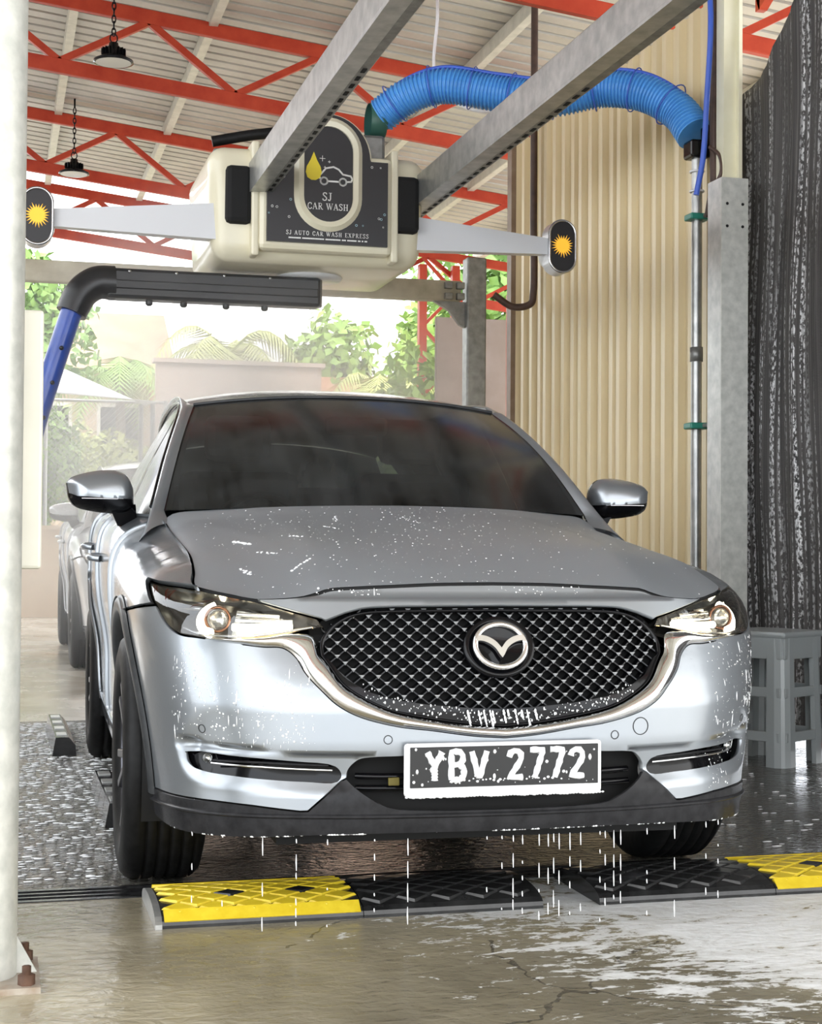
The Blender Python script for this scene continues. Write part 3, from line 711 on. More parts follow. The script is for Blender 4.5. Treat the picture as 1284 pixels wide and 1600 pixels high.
        def pane(name, y0, y1, m_, ins=0.):
            ys = np.linspace(y0, y1, 26); T = np.linspace(0, 1, 9); Q = np.stack([gl_pt(ys, t) for t in T], 1)
            Q[:, :, 0] += .010 * np.sin(PI * T)[None]; Q[:, :, 0] -= ins; Q[:, :, 0] *= sg; return grid_surf(name, Q, m_, root, flip=sg < 0)
        pane('front_side_window', 1.475, 2.40, M['side_glass']); pane('rear_side_window', 2.47, 3.38, M['side_glass']); pane('quarter_window', 3.42, 3.80, M['side_glass'])
        pane('b_pillar', 2.40, 2.47, M['gloss_black'], -.002); pane('c_pillar', 3.38, 3.42, M['gloss_black'], -.002); pane('d_pillar', 3.80, 4.05, PA, -.004)
        bm_ = MB(); bm_.tube([(sg * (np.interp(y, yb, xb) + .008), y, np.interp(y, yb, zb) + .006) for y in np.linspace(1.47, 4.0, 30)], .009, 6); bm_.build('belt_moulding', M['clad'], root)
        ub = MB(); ub.tube([(sg * (float(xr(y)) + .003), y, float(zr(y)) - .008) for y in np.linspace(1.50, 4.0, 40)], .008, 6); ub.build('window_seal', M['gloss_black'], root)
    # rear hatch glass
    u2 = np.linspace(-1, 1, 15); Q = np.stack([np.stack([u2 * .56, np.full(15, 4.19), 1.502 - .06 * u2 ** 2], 1), np.stack([u2 * .70, 4.44 - .12 * u2 ** 2, np.full(15, 1.12)], 1)], 1)
    grid_surf('rear_window', Q, M['side_glass'], root)
    # interior
    ib = MB(); ib.box((0, 1.62, .93), (1.36, .40, .22), bevel=.06); ib.build('dashboard', M['seat'], root)
    for sx in (.36, -.36):
        st = empty('front_seat'); st.parent = root; st.location = (sx, 2.35, .62)
        b = MB(); b.box((0, -.2, 0), (.5, .5, .16), bevel=.05); b.build('seat_cushion', M['seat'], st)
        b = MB(); b.box((0, .13, .36), (.48, .14, .62), Matrix.Rotation(-.25, 3, 'X'), bevel=.05); b.build('seat_back', M['seat'], st)
        b = MB(); b.box((0, .24, .80), (.27, .10, .19), Matrix.Rotation(-.2, 3, 'X'), bevel=.04); b.build('headrest', M['seat'], st)
    b = MB(); b.box((0, 3.35, .95), (1.2, .16, .62), Matrix.Rotation(-.3, 3, 'X'), bevel=.05); b.build('rear_bench', M['seat'], root)
    b = MB(); b.tube([(-.36 + .18 * math.cos(a), 1.86 + .05 * math.sin(a), 1.0 + .17 * math.sin(a)) for a in np.linspace(0, 2*PI, 28, endpoint=False)], .015, 8, closed=True); b.build('steering_wheel', M['dark'], root)
    b = MB(); b.box((.02, 2.03, 1.44), (.24, .03, .07), bevel=.015); b.build('rear_view_mirror', M['dark'], root)
    # --- door mirrors
    cap = [(-.004, .040), (.012, .058), (.060, .076), (.115, .086), (.160, .087), (.190, .078), (.212, .052), (.222, .020), (.223, -.014), (.12, -.012), (.02, -.006), (.000, .005)]
    low = [(.000, .004), (.02, -.007), (.12, -.013), (.223, -.015), (.220, -.040), (.19, -.062), (.13, -.062), (.08, -.056), (.03, -.044), (.006, -.022)]
    whole = crv(cap[:9] + low[4:] + [cap[0]], 4)[:-1]
    for sg in (1, -1):
        mr = empty('door_mirror'); mr.parent = root; mr.location = (sg * 1.05, 1.66, 1.155); mr.rotation_euler = (0, 0, sg * -.16)
        def dome(name, poly, m_, depth=.085, wp=np.array(whole)):
            o = resample(poly, .008); tv, tf = triangulate(o, [], grid_pts(o, [], .009))
            d = dist_poly(tv, wp) * in_poly(tv, wp); t = np.clip(d / .062, 0, 1); h = depth * (1 - (1 - t) ** 2) ** .62
            lean = .12 * (tv[:, 1] + .05)
            V = np.stack([-sg * tv[:, 0], -h + lean + .10 * tv[:, 0] * 0, tv[:, 1]], 1)
            return mesh_obj(name, V, [f if sg < 0 else f[::-1] for f in tf], m_, mr, True)
        c_ = dome('mirror_cap', crv(cap[:9], 4) + cap[9:], PA); l_ = dome('mirror_lower_shell', low[:3] + crv(low[3:], 3), M['gloss_black'])
        rep = MB(); rep.tube([(-sg * u, -.082 + .012 * abs(u - .1) / .1, -.014) for u in (.03, .08, .13, .17)], .003, 6); rep.build('turn_signal', M['satin'], mr)
        bk = MB(); bk.prism([(p[0], p[1]) for p in whole], 0, .012, lambda u, v, h: (-sg * u, .018 + h + .25 * v, v)); bk.build('mirror_back', M['gloss_black'], mr)
        rimp = [(-sg * p[0], .25 * (p[1] + .05), p[1]) for p in whole]; rimb = [(-sg * p[0], .03 + .25 * p[1], p[1]) for p in whole]
        grid_surf('mirror_side', np.stack([np.array(rimp + rimp[:1]), np.array(rimb + rimb[:1])], 1), M['gloss_black'], mr)
        sk = MB(); sk.add([(-sg * .135, -.03, -.045), (-sg * .225, -.02, -.03), (-sg * .225, .05, -.03), (-sg * .135, .05, -.045), (-sg * .165, -.01, -.105), (-sg * .20, -.01, -.115), (-sg * .235, .0, -.085), (-sg * .235, .06, -.085), (-sg * .19, .06, -.11)],
                  [(0, 1, 2, 3), (0, 4, 5, 6, 1), (1, 6, 7, 2), (3, 2, 7, 8), (0, 3, 8, 4), (4, 8, 7, 6, 5)]); sk.build('mirror_stalk', M['gloss_black'], mr)
    # --- wheels
    for yc in (WC_F, WC_R):
        for sg in (1, -1):
            wh = empty('wheel'); wh.parent = root; wh.location = (sg * .795, yc, WZ)
            hw = .115; R_ = WR
            prof = [(R_ - .125, -hw + .02), (R_ - .11, -hw + .004), (R_ - .06, -hw - .006), (R_ - .02, -hw + .004), (R_ - .006, -hw + .018)]
            for k in range(5):
                a = -hw + .03 + k * (2 * hw - .06) / 5; b_ = a + (2 * hw - .06) / 5
                prof += [(R_, a + .004), (R_, b_ - .008), (R_ - .008, b_ - .006), (R_ - .008, b_)]
            prof += [(R_, hw - .026), (R_ - .006, hw - .018), (R_ - .02, hw - .004), (R_ - .06, hw + .006), (R_ - .11, hw - .004), (R_ - .125, hw - .02)]
            t = MB(); t.lathe(prof, 56, axis='x'); t.build('tyre', M['rubber'], wh)
            t = MB(); t.lathe([(R_ - .125, -.10), (R_ - .135, -.095), (R_ - .145, -.06), (R_ - .145, .06), (R_ - .135, .095), (R_ - .118, .105), (R_ - .128, .108)], 48, axis='x'); t.build('rim', M['rim'], wh)
            for k in range(10):
                a = 2*PI*k/10 + (.10 if k % 2 else -.10); t = MB(); o1 = Vector((sg * .085, .05 * math.cos(a), .05 * math.sin(a))); o2 = Vector((sg * .098, .228 * math.cos(a), .228 * math.sin(a)))
                t.bar(o1, o2, .026, .02, up=(sg, 0, 0), bevel=.004); t.build('spoke', M['rim'], wh)
            t = MB(); t.lathe([(0, .098), (.03, .096), (.058, .088), (.06, .06)] if sg > 0 else [(0, -.098), (.03, -.096), (.058, -.088), (.06, -.06)], 24, axis='x'); t.build('hub_cap', M['rim'], wh)
            t = MB(); t.lathe([(.0, sg * .02), (.15, sg * .02), (.15, sg * .045)], 32, axis='x'); t.build('brake_disc', M['satin'], wh)
    return root
# ---------------------------------------------------------------- floor
def floor_mat(name, c1, c2, wet, foam=False, ripple=.25, rscale=14., dark=(.05, .045, .035)):
    m = mat(name, c1, .3); v = coords(m, 'Object'); b = bsdf(m)
    f = noise(m, v, 2.2, 8, .62); g = noise(m, v, .7, 5, .55); fine = noise(m, v, 42., 4, .6)
    col = ramp(m, f, [(.30, c1), (.70, c2)])
    col = mixc(m, ramp(m, g, [(.42, (0, 0, 0)), (.62, (1, 1, 1))]), col, mixc(m, .55, col, dark))
    # hairline cracks
    wv = nd(m, 'ShaderNodeTexNoise', Scale=1.3, Detail=6.); lk(m, v, wv.inputs['Vector'])
    wm = nd(m, 'ShaderNodeVectorMath', operation='ADD'); sc = nd(m, 'ShaderNodeVectorMath', operation='SCALE'); sc.inputs['Scale'].default_value = .55
    lk(m, wv.outputs['Color'], sc.inputs[0]); lk(m, v, wm.inputs[0]); lk(m, sc.outputs[0], wm.inputs[1])
    vo = nd(m, 'ShaderNodeTexVoronoi', feature='DISTANCE_TO_EDGE', Scale=.85); lk(m, wm.outputs[0], vo.inputs['Vector'])
    crack = mathn(m, 'LESS_THAN', vo.outputs['Distance'], .0030); crack = mathn(m, 'MULTIPLY', crack, mathn(m, 'GREATER_THAN', g, .50))
    col = mixc(m, mathn(m, 'MULTIPLY', crack, .6), col, (.03, .026, .02))
    rough = ramp(m, noise(m, v, 1.1, 6, .6), [(.35, (wet, wet, wet)), (.7, (wet + .22, wet + .22, wet + .22))])
    rp = noise(m, coords(m, 'Object', (1, 1.6, 1)), rscale, 3, .55, .6)
    h = mathn(m, 'ADD', rp, mathn(m, 'MULTIPLY', fine, .12))
    if foam:
        sx = nd(m, 'ShaderNodeSeparateXYZ'); lk(m, v, sx.inputs[0])
        # suds drift to the right, thickest along the ramp strips
        px = mathn(m, 'MULTIPLY_ADD', sx.outputs['X'], .20); nx = px.node; nx.inputs[2].default_value = .04; px = mathn(m, 'MINIMUM', px, .16)
        py = mathn(m, 'MULTIPLY', mathn(m, 'ABSOLUTE', mathn(m, 'ADD', sx.outputs['Y'], -.28)), -.09)
        fn = noise(m, coords(m, 'Object', (1, 2.4, 1)), 3.4, 9, .68, 1.4); fn2 = noise(m, coords(m, 'Object', (1, 1.8, 1)), 22., 5, .65, .8)
        a = mathn(m, 'ADD', mathn(m, 'ADD', mathn(m, 'MULTIPLY', fn, .66), mathn(m, 'MULTIPLY', fn2, .34)), mathn(m, 'ADD', px, py))
        fm = ramp(m, a, [(.525, (0, 0, 0)), (.555, (.7, .7, .7)), (.66, (1, 1, 1))])
        col = mixc(m, fm, col, (.90, .91, .90)); rough = mixc(m, fm, rough, (.45, .45, .45))
        h = mathn(m, 'ADD', h, mathn(m, 'MULTIPLY', fm, .6))
    lk(m, col, b.inputs['Base Color']); lk(m, rough, b.inputs['Roughness']); lk(m, bump(m, h, ripple, .02), b.inputs['Normal'])
    b.inputs['Specular IOR Level'].default_value = .6
    return m
M['floor_front'] = floor_mat('wet_foamy_concrete', (.29, .25, .16), (.47, .42, .30), .06, True, .24, 18.)
M['floor_bay'] = floor_mat('streaming_dark_concrete', (.06, .058, .052), (.13, .125, .11), .05, False, .95, 24.)
M['floor_back'] = floor_mat('damp_pale_concrete', (.50, .45, .38), (.66, .60, .51), .16, False, .15, 8., (.30, .26, .2))
def slab(name, x0, x1, y0, y1, m):
    b = MB(); b.box(((x0+x1)/2, (y0+y1)/2, -.06), (x1-x0, y1-y0, .12)); return tag(b.build(name, m), kind='structure')
slab('floor', -7, 7, -9, .675, M['floor_front'])
slab('floor_bay', -7, 7, .835, 5.2, M['floor_bay'])
slab('floor_back', -7, 14, 5.2, 17.7, M['floor_back'])
M['grate'] = mottled('wet_dark_grating', (.012, .012, .013), (.04, .04, .04), 30, .2, .3)
M['galv'] = mottled('galvanised_steel', (.34, .345, .335), (.50, .50, .48), 14, .38, .75, bumpv=.03)
M['galv_pale'] = mottled('weathered_galvanised_pipe', (.50, .51, .47), (.68, .68, .63), 22, .5, .35, bumpv=.04)
M['galv_dark'] = mottled('dull_galvanised_strut', (.20, .20, .19), (.32, .32, .30), 18, .45, .6)
dr = empty('drain_channel', (0, .755, 0)); tag(dr, 'long black slotted drain running across the floor before the front wheels', 'drain')
b = MB(); b.box((0, 0, -.08), (14, .16, .02)); b.build('drain_bed', M['grate'], dr)
for k in range(4):
    b = MB(); b.box((0, -.068 + k * .045, -.012), (14, .014 if k % 3 else .02, .03)); b.build('grate_bar', M['grate'], dr)
b = MB()
for k in range(420): b.box((-3.15 + k * .015, 0, -.022), (.005, .13, .015))
o = b.build('cross_slots', M['grate'], dr, recalc=False); tag(o, kind='stuff')
# ---------------------------------------------------------------- ramp strips
M['rubber_black'] = mottled('wet_black_rubber', (.010, .010, .010), (.03, .03, .03), 18, .18)
M['rubber_yellow'] = mottled('dirty_yellow_rubber', (.66, .47, .02), (.78, .60, .04), 26, .32)
STUD = None
def speed_bump(x0, x1, yel, label, y0=.295, y1=.665, h=.05, cap_l=False):
    global STUD
    t = empty('ramp_strip', ((x0+x1)/2, (y0+y1)/2, 0)); tag(t, label, 'speed bump', 'rubber ramp strips in front of the car')
    L, D = x1 - x0, y1 - y0
    prof = [(-D/2, .0), (-D/2, .008)] + [(-D/2 * math.cos(a), .008 + (h - .008) * math.sin(a) ** .8) for a in np.linspace(.18, PI - .18, 12)] + [(D/2, .008), (D/2, 0)]
    b = MB(); b.prism(prof, -L/2, L/2, lambda u, v, w: (w, u, v)); b.build('rubber_base', M['rubber_black'], t)
    hz = lambda y: .008 + (h - .008) * max(1 - (2 * y / D) ** 2, 0) ** .4
    if STUD is None:
        q = [(-.0465, 0), (0, -.031), (.0465, 0), (0, .031)]
        me = bpy.data.meshes.new('stud'); v = [(x, y, 0) for x, y in q] + [(x * .84, y * .84, .007) for x, y in q]
        me.from_pydata(v, [], [(4, 5, 6, 7)] + [(i, (i+1) % 4, 4 + (i+1) % 4, 4 + i) for i in range(4)]); me.materials.append(None); STUD = me
    nx = max(1, int((L - .03) / .097)); k = 0
    for r in range(-5, 6):
        y = r * .0335
        if abs(y) > D/2 - .045: continue
        off = .0485 if r % 2 else 0
        for i in range(nx + 1):
            x = -L/2 + .048 + i * .097 + off
            if x > L/2 - .04: continue
            o = bpy.data.objects.new('stud', STUD); COL.objects.link(o); o.parent = t
            z0, z1 = hz(y - .02), hz(y + .02); o.location = (x, y, (z0 + z1) / 2 - .001); o.rotation_euler = (math.atan2(z1 - z0, .04), 0, 0)
            eye = yel and (i in (1, 3)) and r == -1
            o.material_slots[0].link = 'OBJECT'; o.material_slots[0].material = M['rubber_yellow'] if yel and not eye else M['rubber_black']
    if yel:
        e = MB(); e.bar((-L/2 + .006, -D/2 + .020, .026), (L/2 - .006, -D/2 + .020, .026), .040, .012, up=(0, -.62, .78)); e.build('yellow_lip', M['rubber_yellow'], t); e = MB(); e.bar((-L/2 + .006, D/2 - .020, .026), (L/2 - .006, D/2 - .020, .026), .040, .012, up=(0, .62, .78)); e.build('yellow_lip', M['rubber_yellow'], t)
    if cap_l:
        e = MB(); e.prism([(-D/2 - .004, 0), (-D/2 - .004, .012)] + prof[2:-2] + [(D/2, .012), (D/2, 0)], -L/2 - .018, -L/2, lambda u, v, w: (w, u, v)); e.build('end_cap', M['galv'], t)
    return t
speed_bump(-.83, -.30, True, 'yellow rubber ramp strip with black end lying nearest the front left wheel', cap_l=True)
speed_bump(-.298, .205, False, 'black rubber ramp strip butting against the left yellow strip')
speed_bump(.37, .905, False, 'black rubber ramp strip under the right headlamp beside the other yellow strip')
speed_bump(.907, 1.75, True, 'yellow rubber ramp strip at the right edge in front of the grey stool')
def guide_block(x, y0, y1, label):
    t = empty('wheel_guide_block', (x, (y0+y1)/2, 0)); tag(t, label, 'wheel stop', 'black wheel guide blocks along the bay')
    L = y1 - y0; n = 4
    for k in range(n):
        a, c = -L/2 + k * L/n + .004, -L/2 + (k+1) * L/n - .004
        b = MB(); b.prism([(-.055, 0), (-.04, .085), (.02, .085), (.05, .05), (.055, 0)], a, c, lambda u, v, w: (u, w, v)); b.build('rubber_segment', M['rubber_black'], t)
        b = MB(); b.box((-.010, (a + c)/2, .087), (.045, (c - a) * .45, .004)); b.build('wet_highlight', M['galv'], t)  # pale strip paints the wet highlight on top of the rubber
guide_block(-.82, 1.78, 2.62, 'black rubber wheel guide block just behind the front left tyre')
guide_block(-.93, 3.72, 4.74, 'black rubber wheel guide block beside the rear tyre of the silver car')
# ---------------------------------------------------------------- roof
TILT = math.atan(.113)
def roof_z(x): return 5.36 - .113 * x
def sheet_mat(name, c1, c2, rough=.35, metal=.3):
    m = mottled(name, c1, c2, 1.6, rough, metal, detail=8, stretch=(1, 1, .35)); return m
M['roof'] = sheet_mat('silver_roof_sheet', (.44, .42, .37), (.58, .56, .50), .45, .25)
M['red'] = mottled('red_painted_steel', (.40, .040, .018), (.50, .065, .028), 8, .45, spec=.3)
M['purlin'] = mottled('pale_galvanised_purlin', (.56, .55, .46), (.70, .68, .58), 10, .5, .2)
RX0, RX1, RY0, RY1 = -5.2, 6.4, -9.0, 15.9  # unseen front end carried past the camera to darken the bumper's reflections
def rib_profile(n, pitch, h, flat=.58):
    """trapezoidal sheet section across n ribs -> list of (u, height)"""
    p = []
    for k in range(n):
        u = k * pitch; p += [(u, 0), (u + pitch * flat, 0), (u + pitch * (flat + .05), h), (u + pitch * .93, h)]
    p.append((n * pitch, 0)); return p
ceil = MB(); ceil.add([(RX0, RY0, roof_z(RX0) + .08), (RX1, RY0, roof_z(RX1) + .08), (RX1, RY1, roof_z(RX1) + .08), (RX0, RY1, roof_z(RX0) + .08)], [(0, 1, 2, 3)])
ceil = tag(ceil.build('ceiling', M['roof']), kind='structure')
sheet_me = None; nS = int((RY1 - RY0) / .95)
prof = rib_profile(5, .19, .060, .72)
def sheet_mesh():
    v = []; f = []
    for (u, h) in prof:
        for x in (RX0, RX1): v.append((x, u, roof_z(x) + .012 + h))
    for i in range(len(prof) - 1): f.append((2*i, 2*i+2, 2*i+3, 2*i+1))
    me = bpy.data.meshes.new('roof_sheet'); me.from_pydata(v, [], f); me.materials.append(M['roof']); return me
sm = sheet_mesh()
for k in range(nS):
    o = bpy.data.objects.new('roof_sheet', sm); COL.objects.link(o); o.parent = ceil; o.location = (0, RY0 + k * .95, 0)
for x in (-4.95, -3.9, -2.85, -1.75, -.68, .42, 1.5, 2.6, 3.7, 4.8, 5.9):
    t = MB(); z = roof_z(x) - .045
    t.box((x, (RY0+RY1)/2, z + .05), (.07, RY1-RY0, .008), Matrix.Rotation(TILT, 3, 'Y')); t.box((x - .032, (RY0+RY1)/2, z), (.006, RY1-RY0, .10)); t.box((x + .004, (RY0+RY1)/2, z - .05), (.07, RY1-RY0, .008))
    tag(t.build('purlin', M['purlin'], ceil))
def truss(Y, label):
    t = empty('roof_truss', (0, Y, 0)); tag(t, label, 'roof truss', 'red roof trusses')
    zt = lambda x: 5.235 - .113 * x; zl = lambda x: 4.70 - .113 * x
    for nm, f in (('top_chord', zt), ('bottom_chord', zl)):
        b = MB(); b.bar((RX0, 0, f(RX0)), (RX1, 0, f(RX1)), .06, .115, bevel=.006); b.build(nm, M['red'], t)
    x = -.80 - 1.41 * 3
    while x < RX1:
        for dx in (-.705, .705):
            if RX0 < x + dx < RX1:
                b = MB(); b.bar((x, 0, zl(x) + .04), (x + dx, 0, zt(x + dx) - .04), .05, .055); b.build('web_bar', M['red'], t)
        x += 1.41
    return t
truss(9.0, 'red steel roof truss above the hanging lamp nearest the camera')
truss(12.55, 'red steel roof truss above the farther hanging lamp')
truss(15.8, 'red steel roof truss at the far edge of the roof against the sky')
truss(5.6, 'red steel roof truss directly over the wash machine, its end showing at top')
truss(2.2, 'red steel roof truss over the windshield of the silver car')
truss(-1.2, 'red steel roof truss just above the bonnet end of the bay')
truss(-4.8, 'red steel roof truss overhead behind the camera')
truss(-8.9, 'red steel roof truss at the added unseen front edge of the roof')
def bay_lamp(x, y, z, label):
    t = empty('high_bay_lamp', (x, y, z)); tag(t, label, 'lamp', 'round high bay lamps')
    mb_ = M['gloss_black']
    b = MB(); b.lathe([(0, .10), (.035, .10), (.04, .06), (.075, .055), (.085, .0), (.10, -.01), (.15, -.035), (.152, -.05), (.135, -.052)], 32); b.build('housing', mb_, t)
    for k in range(16):
        a = 2*PI*k/16; f = MB(); f.box((.078 * math.cos(a), .078 * math.sin(a), .03), (.03, .005, .05), Matrix.Rotation(a, 3, 'Z')); f.build('cooling_fin', mb_, t)
    b = MB(); b.lathe([(0, -.045), (.10, -.047), (.134, -.052)], 32); b.build('diffuser', mat('lamp_diffuser', (.55, .54, .50), .4), t)
    b = MB(); b.tube([(.028 * math.cos(a), 0, .135 + .035 * math.sin(a)) for a in np.linspace(0, 2*PI, 16, endpoint=False)], .006, 6, closed=True); b.build('hook', mb_, t)
    n = int((roof_z(x) - .05 - z - .17) / .05)
    b = MB(); b.tube([(0, 0, .165 + n * .05), (0, 0, roof_z(x) + .008 - z)], .009, 8); b.build('hanger', mb_, t)
    for k in range(n):
        b = MB(); c = .185 + k * .05; s = k % 2
        b.tube([((.014 * math.cos(a)) * (1 - s), (.014 * math.cos(a)) * s, c + .033 * math.sin(a)) for a in np.linspace(0, 2*PI, 10, endpoint=False)], .0055, 5, closed=True); b.build('chain_link', mb_, t)
bay_lamp(-.42, 8.35, 4.71, 'round black high bay lamp on a chain, the larger nearer one')
bay_lamp(-.53, 12.2, 4.72, 'round black high bay lamp on a chain, the smaller farther one')
# ---------------------------------------------------------------- right wall
M['wall'] = mottled('cream_wall_sheet', (.70, .575, .345), (.80, .675, .435), 2.5, .42, .05, detail=8, stretch=(1, 1, .25))
M['wall_dirt'] = M['wall']
WX = 2.62
wall = MB(); wall.box((WX + .07, 5.98, 2.04), (.02, 3.5, 4.08)); wall = tag(wall.build('wall_right', M['wall']), kind='structure')
wp = rib_profile(4, .19, -.042)
v = []; f = []
for (u, h) in wp:
    for z in (0.0, 4.10): v.append((WX + .03 + h, u, z))
for i in range(len(wp) - 1): f.append((2*i, 2*i+1, 2*i+3, 2*i+2))
wme = bpy.data.meshes.new('wall_sheet'); wme.from_pydata(v, [], f); wme.materials.append(M['wall'])
y = 4.22
for k in range(5):
    if y + .70 > 7.80: break
    o = bpy.data.objects.new('wall_sheet', wme); COL.objects.link(o); o.parent = wall; o.location = ((k % 2) * -.004, y, 0); y += .70
b = MB(); b.box((WX - .0, 4.20, 2.05), (.10, .05, 4.1)); tag(b.build('trim_1', M['wall'], None), kind='structure')
b = MB(); b.box((WX + .0, 7.76, 2.05), (.10, .10, 4.1)); tag(b.build('trim_2', mottled('brown_steel_edge', (.22, .15, .10), (.30, .22, .16), 9, .5)), kind='structure')
# post, cream upright, pipe, clamps
po = empty('steel_post', (2.535, 3.93, 0)); tag(po, 'galvanised steel channel post between the cream wall and the dark netting', 'post')
b = MB(); b.box((0, -.08, 1.48), (.155, .012, 2.96)); b.build('front_flange', M['galv_pale'], po)
b = MB(); b.box((-.072, .0, 1.48), (.012, .16, 2.96)); b.build('side_web', M['galv'], po)
b = MB(); b.box((.072, .0, 1.48), (.012, .16, 2.96)); b.build('outer_web', M['galv'], po)
b = MB(); b.box((0, 0, .008), (.34, .38, .016)); b.build('base_plate', M['galv'], po)
for x in (-.045, .045):
    for z in (2.82, 2.70):
        b = MB(); b.lathe([(0, -.002), (.008, -.002), (.008, .004)], 12, (x, -.0865, z), 'y'); b.build('bolt_hole', M['dark'], po)
cu = MB(); cu.box((2.57, 4.02, 4.02), (.075, .09, 2.1)); cu.box((2.615, 4.0, 4.02), (.02, .12, 2.1)); tag(cu.build('cream_upright', mottled('cream_paint', (.74, .70, .50), (.82, .79, .60), 5, .45)), 'pale cream square upright rising above the galvanised post', 'post')
pp = empty('water_pipe', (2.50, 4.24, 0)); tag(pp, 'grey galvanised water pipe running up beside the post to the blue hose', 'pipe')
b = MB(); b.tube([(0, 0, .02), (0, 0, 3.16)], .030, 14); b.build('pipe', M['galv'], pp)
b = MB(); b.lathe([(.030, 2.02), (.036, 2.02), (.036, 2.10), (.030, 2.10)], 14); b.build('coupling', M['galv_dark'], pp)
M['green'] = mat('green_clamp_plastic', (.03, .22, .16), .35)
for z in (2.82, 1.66, .75):
    b = MB(); b.box((-.005, -.02, z), (.12, .10, .035), bevel=.008); b.build('green_clamp', M['green'], pp)
    b = MB(); b.box((.03, -.10, z), (.05, .08, .02)); b.build('clamp_arm', M['galv_dark'], pp)
for z in (3.08, 2.97):
    b = MB(); b.tube([(.036 * math.cos(a), .036 * math.sin(a), z) for a in np.linspace(0, 2*PI, 18, endpoint=False)], .007, 6, closed=True); b.build('white_tie', M['plate_white'], pp)
b = MB(); b.box((.0, 0, 3.20), (.12, .12, .10), bevel=.015); b.box((.06, -.03, 3.27), (.07, .09, .12), bevel=.01); b.build('black_elbow', M['gloss_black'], pp)
# electric conduit bundle
M['cable_blue'] = mat('blue_cable', (.05, .12, .55), .35); M['cable_brown'] = mottled('dark_brown_conduit', (.05, .028, .02), (.09, .05, .035), 12, .5)
b = MB(); b.tube(crv([(2.55, 4.12, 5.0), (2.545, 4.12, 4.2), (2.55, 4.12, 3.6), (2.545, 4.12, 3.35), (2.55, 4.12, 3.0)], 6), .026, 10); tag(b.build('conduit', M['cable_brown']), 'dark brown conduit running down between the wall and the cream upright', 'pipe')
b = MB(); b.tube(crv([(2.475, 4.10, 5.0), (2.475, 4.09, 4.3), (2.49, 4.05, 3.9), (2.48, 4.08, 3.4), (2.47, 4.10, 3.12), (2.44, 4.12, 2.92)], 8), .016, 10); tag(b.build('blue_cable', M['cable_blue']), 'thick bright blue cable hanging beside the brown conduit', 'cable')
b = MB(); b.tube(crv([(2.50, 4.08, 3.18), (2.53, 4.02, 3.12), (2.53, 4.0, 3.02), (2.50, 4.06, 2.93), (2.49, 4.10, 2.80)], 8), .011, 8); tag(b.build('looped_cable', M['cable_brown']), 'thin brown cable looped around the top of the galvanised post', 'cable')
# vertical conduit far along the wall with its elbow
b = MB(); b.tube(crv([(2.545, 7.12, 5.0), (2.545, 7.12, 3.4), (2.545, 7.12, 2.84), (2.53, 7.13, 2.77), (2.42, 7.2, 2.75), (2.28, 7.24, 2.84)], 8), .026, 10); tag(b.build('wall_conduit', M['cable_brown']), 'dark conduit down the far end of the cream wall, bending to the column', 'pipe')
# ---------------------------------------------------------------- unseen wall added on the left to darken the car's flank
lwm = mottled('grey_block_wall', (.22, .20, .17), (.32, .29, .25), 1.4, .85)
wl2 = MB(); wl2.box((-6.6, 9.2, 2.35), (.20, 16.0, 4.7)); wl2.box((-6.6, 9.2, 4.74), (.28, 16.1, .08)); tag(wl2.build('wall_left_added', lwm), kind='structure')
# ---------------------------------------------------------------- netting
def net_mat():
    m = mat('black_shade_net', (.02, .02, .022), .75); v = coords(m, 'Object'); b = bsdf(m)
    f = noise(m, coords(m, 'Object', (1, 60, .9)), 1.0, 6, .6)
    col = ramp(m, f, [(.3, (.035, .033, .033)), (.55, (.085, .08, .076)), (.75, (.17, .16, .155))])
    # soap streaks clinging to the folds
    s1 = noise(m, coords(m, 'Object', (1, 11, .30)), 1.0, 3, .5); s2 = noise(m, coords(m, 'Object', (60, 60, 42)), 1.0, 3, .6); s3 = noise(m, coords(m, 'Object', (1, 46, .5)), 1.0, 2, .5)
    st = mathn(m, 'MULTIPLY', ramp(m, s1, [(.47, (0, 0, 0)), (.62, (1, 1, 1))]), ramp(m, s3, [(.47, (0, 0, 0)), (.58, (1, 1, 1))]))
    k = mathn(m, 'MULTIPLY', st, ramp(m, s2, [(.46, (0, 0, 0)), (.56, (1, 1, 1))]))
    lk(m, mixc(m, k, col, (.85, .85, .85)), b.inputs['Base Color'])
    wv = nd(m, 'ShaderNodeTexWave', wave_type='BANDS', bands_direction='Z'); wv.inputs['Scale'].default_value = 60; lk(m, v, wv.inputs['Vector'])
    lk(m, bump(m, mathn(m, 'ADD', mathn(m, 'MULTIPLY', wv.outputs['Fac'], .3), f), .5, .01), b.inputs['Normal'])
    return m
M['net'] = net_mat()
ny, nz = 150, 60; P = np.zeros((ny, nz, 3)); ys = np.linspace(4.14, -.6, ny); 
for i, yv in enumerate(ys):
    ztop = float(np.interp(yv, [-.6, 3.15, 3.30, 3.68, 3.80, 4.14], [4.9, 4.9, 3.95, 3.70, 3.55, 3.45]))
    for j, t in enumerate(np.linspace(0, 1, nz)):
        z = .03 + (ztop - .03) * t; amp = .010 + .008 * (1 - t)
        x = 2.69 + amp * math.sin(yv * 23 + .5 * math.sin(z * 1.3)) + .35 * amp * math.sin(yv * 61 + z) + .02 * math.sin(z * 2.1 + yv * 2)
        P[i, j] = (x, yv + .015 * math.sin(z * 3 + yv * 9), z)
net = grid_surf('shade_net', P, M['net'], None); thicken(net, .004); tag(net, 'black shade netting hanging in folds, streaked with white soap', 'netting')
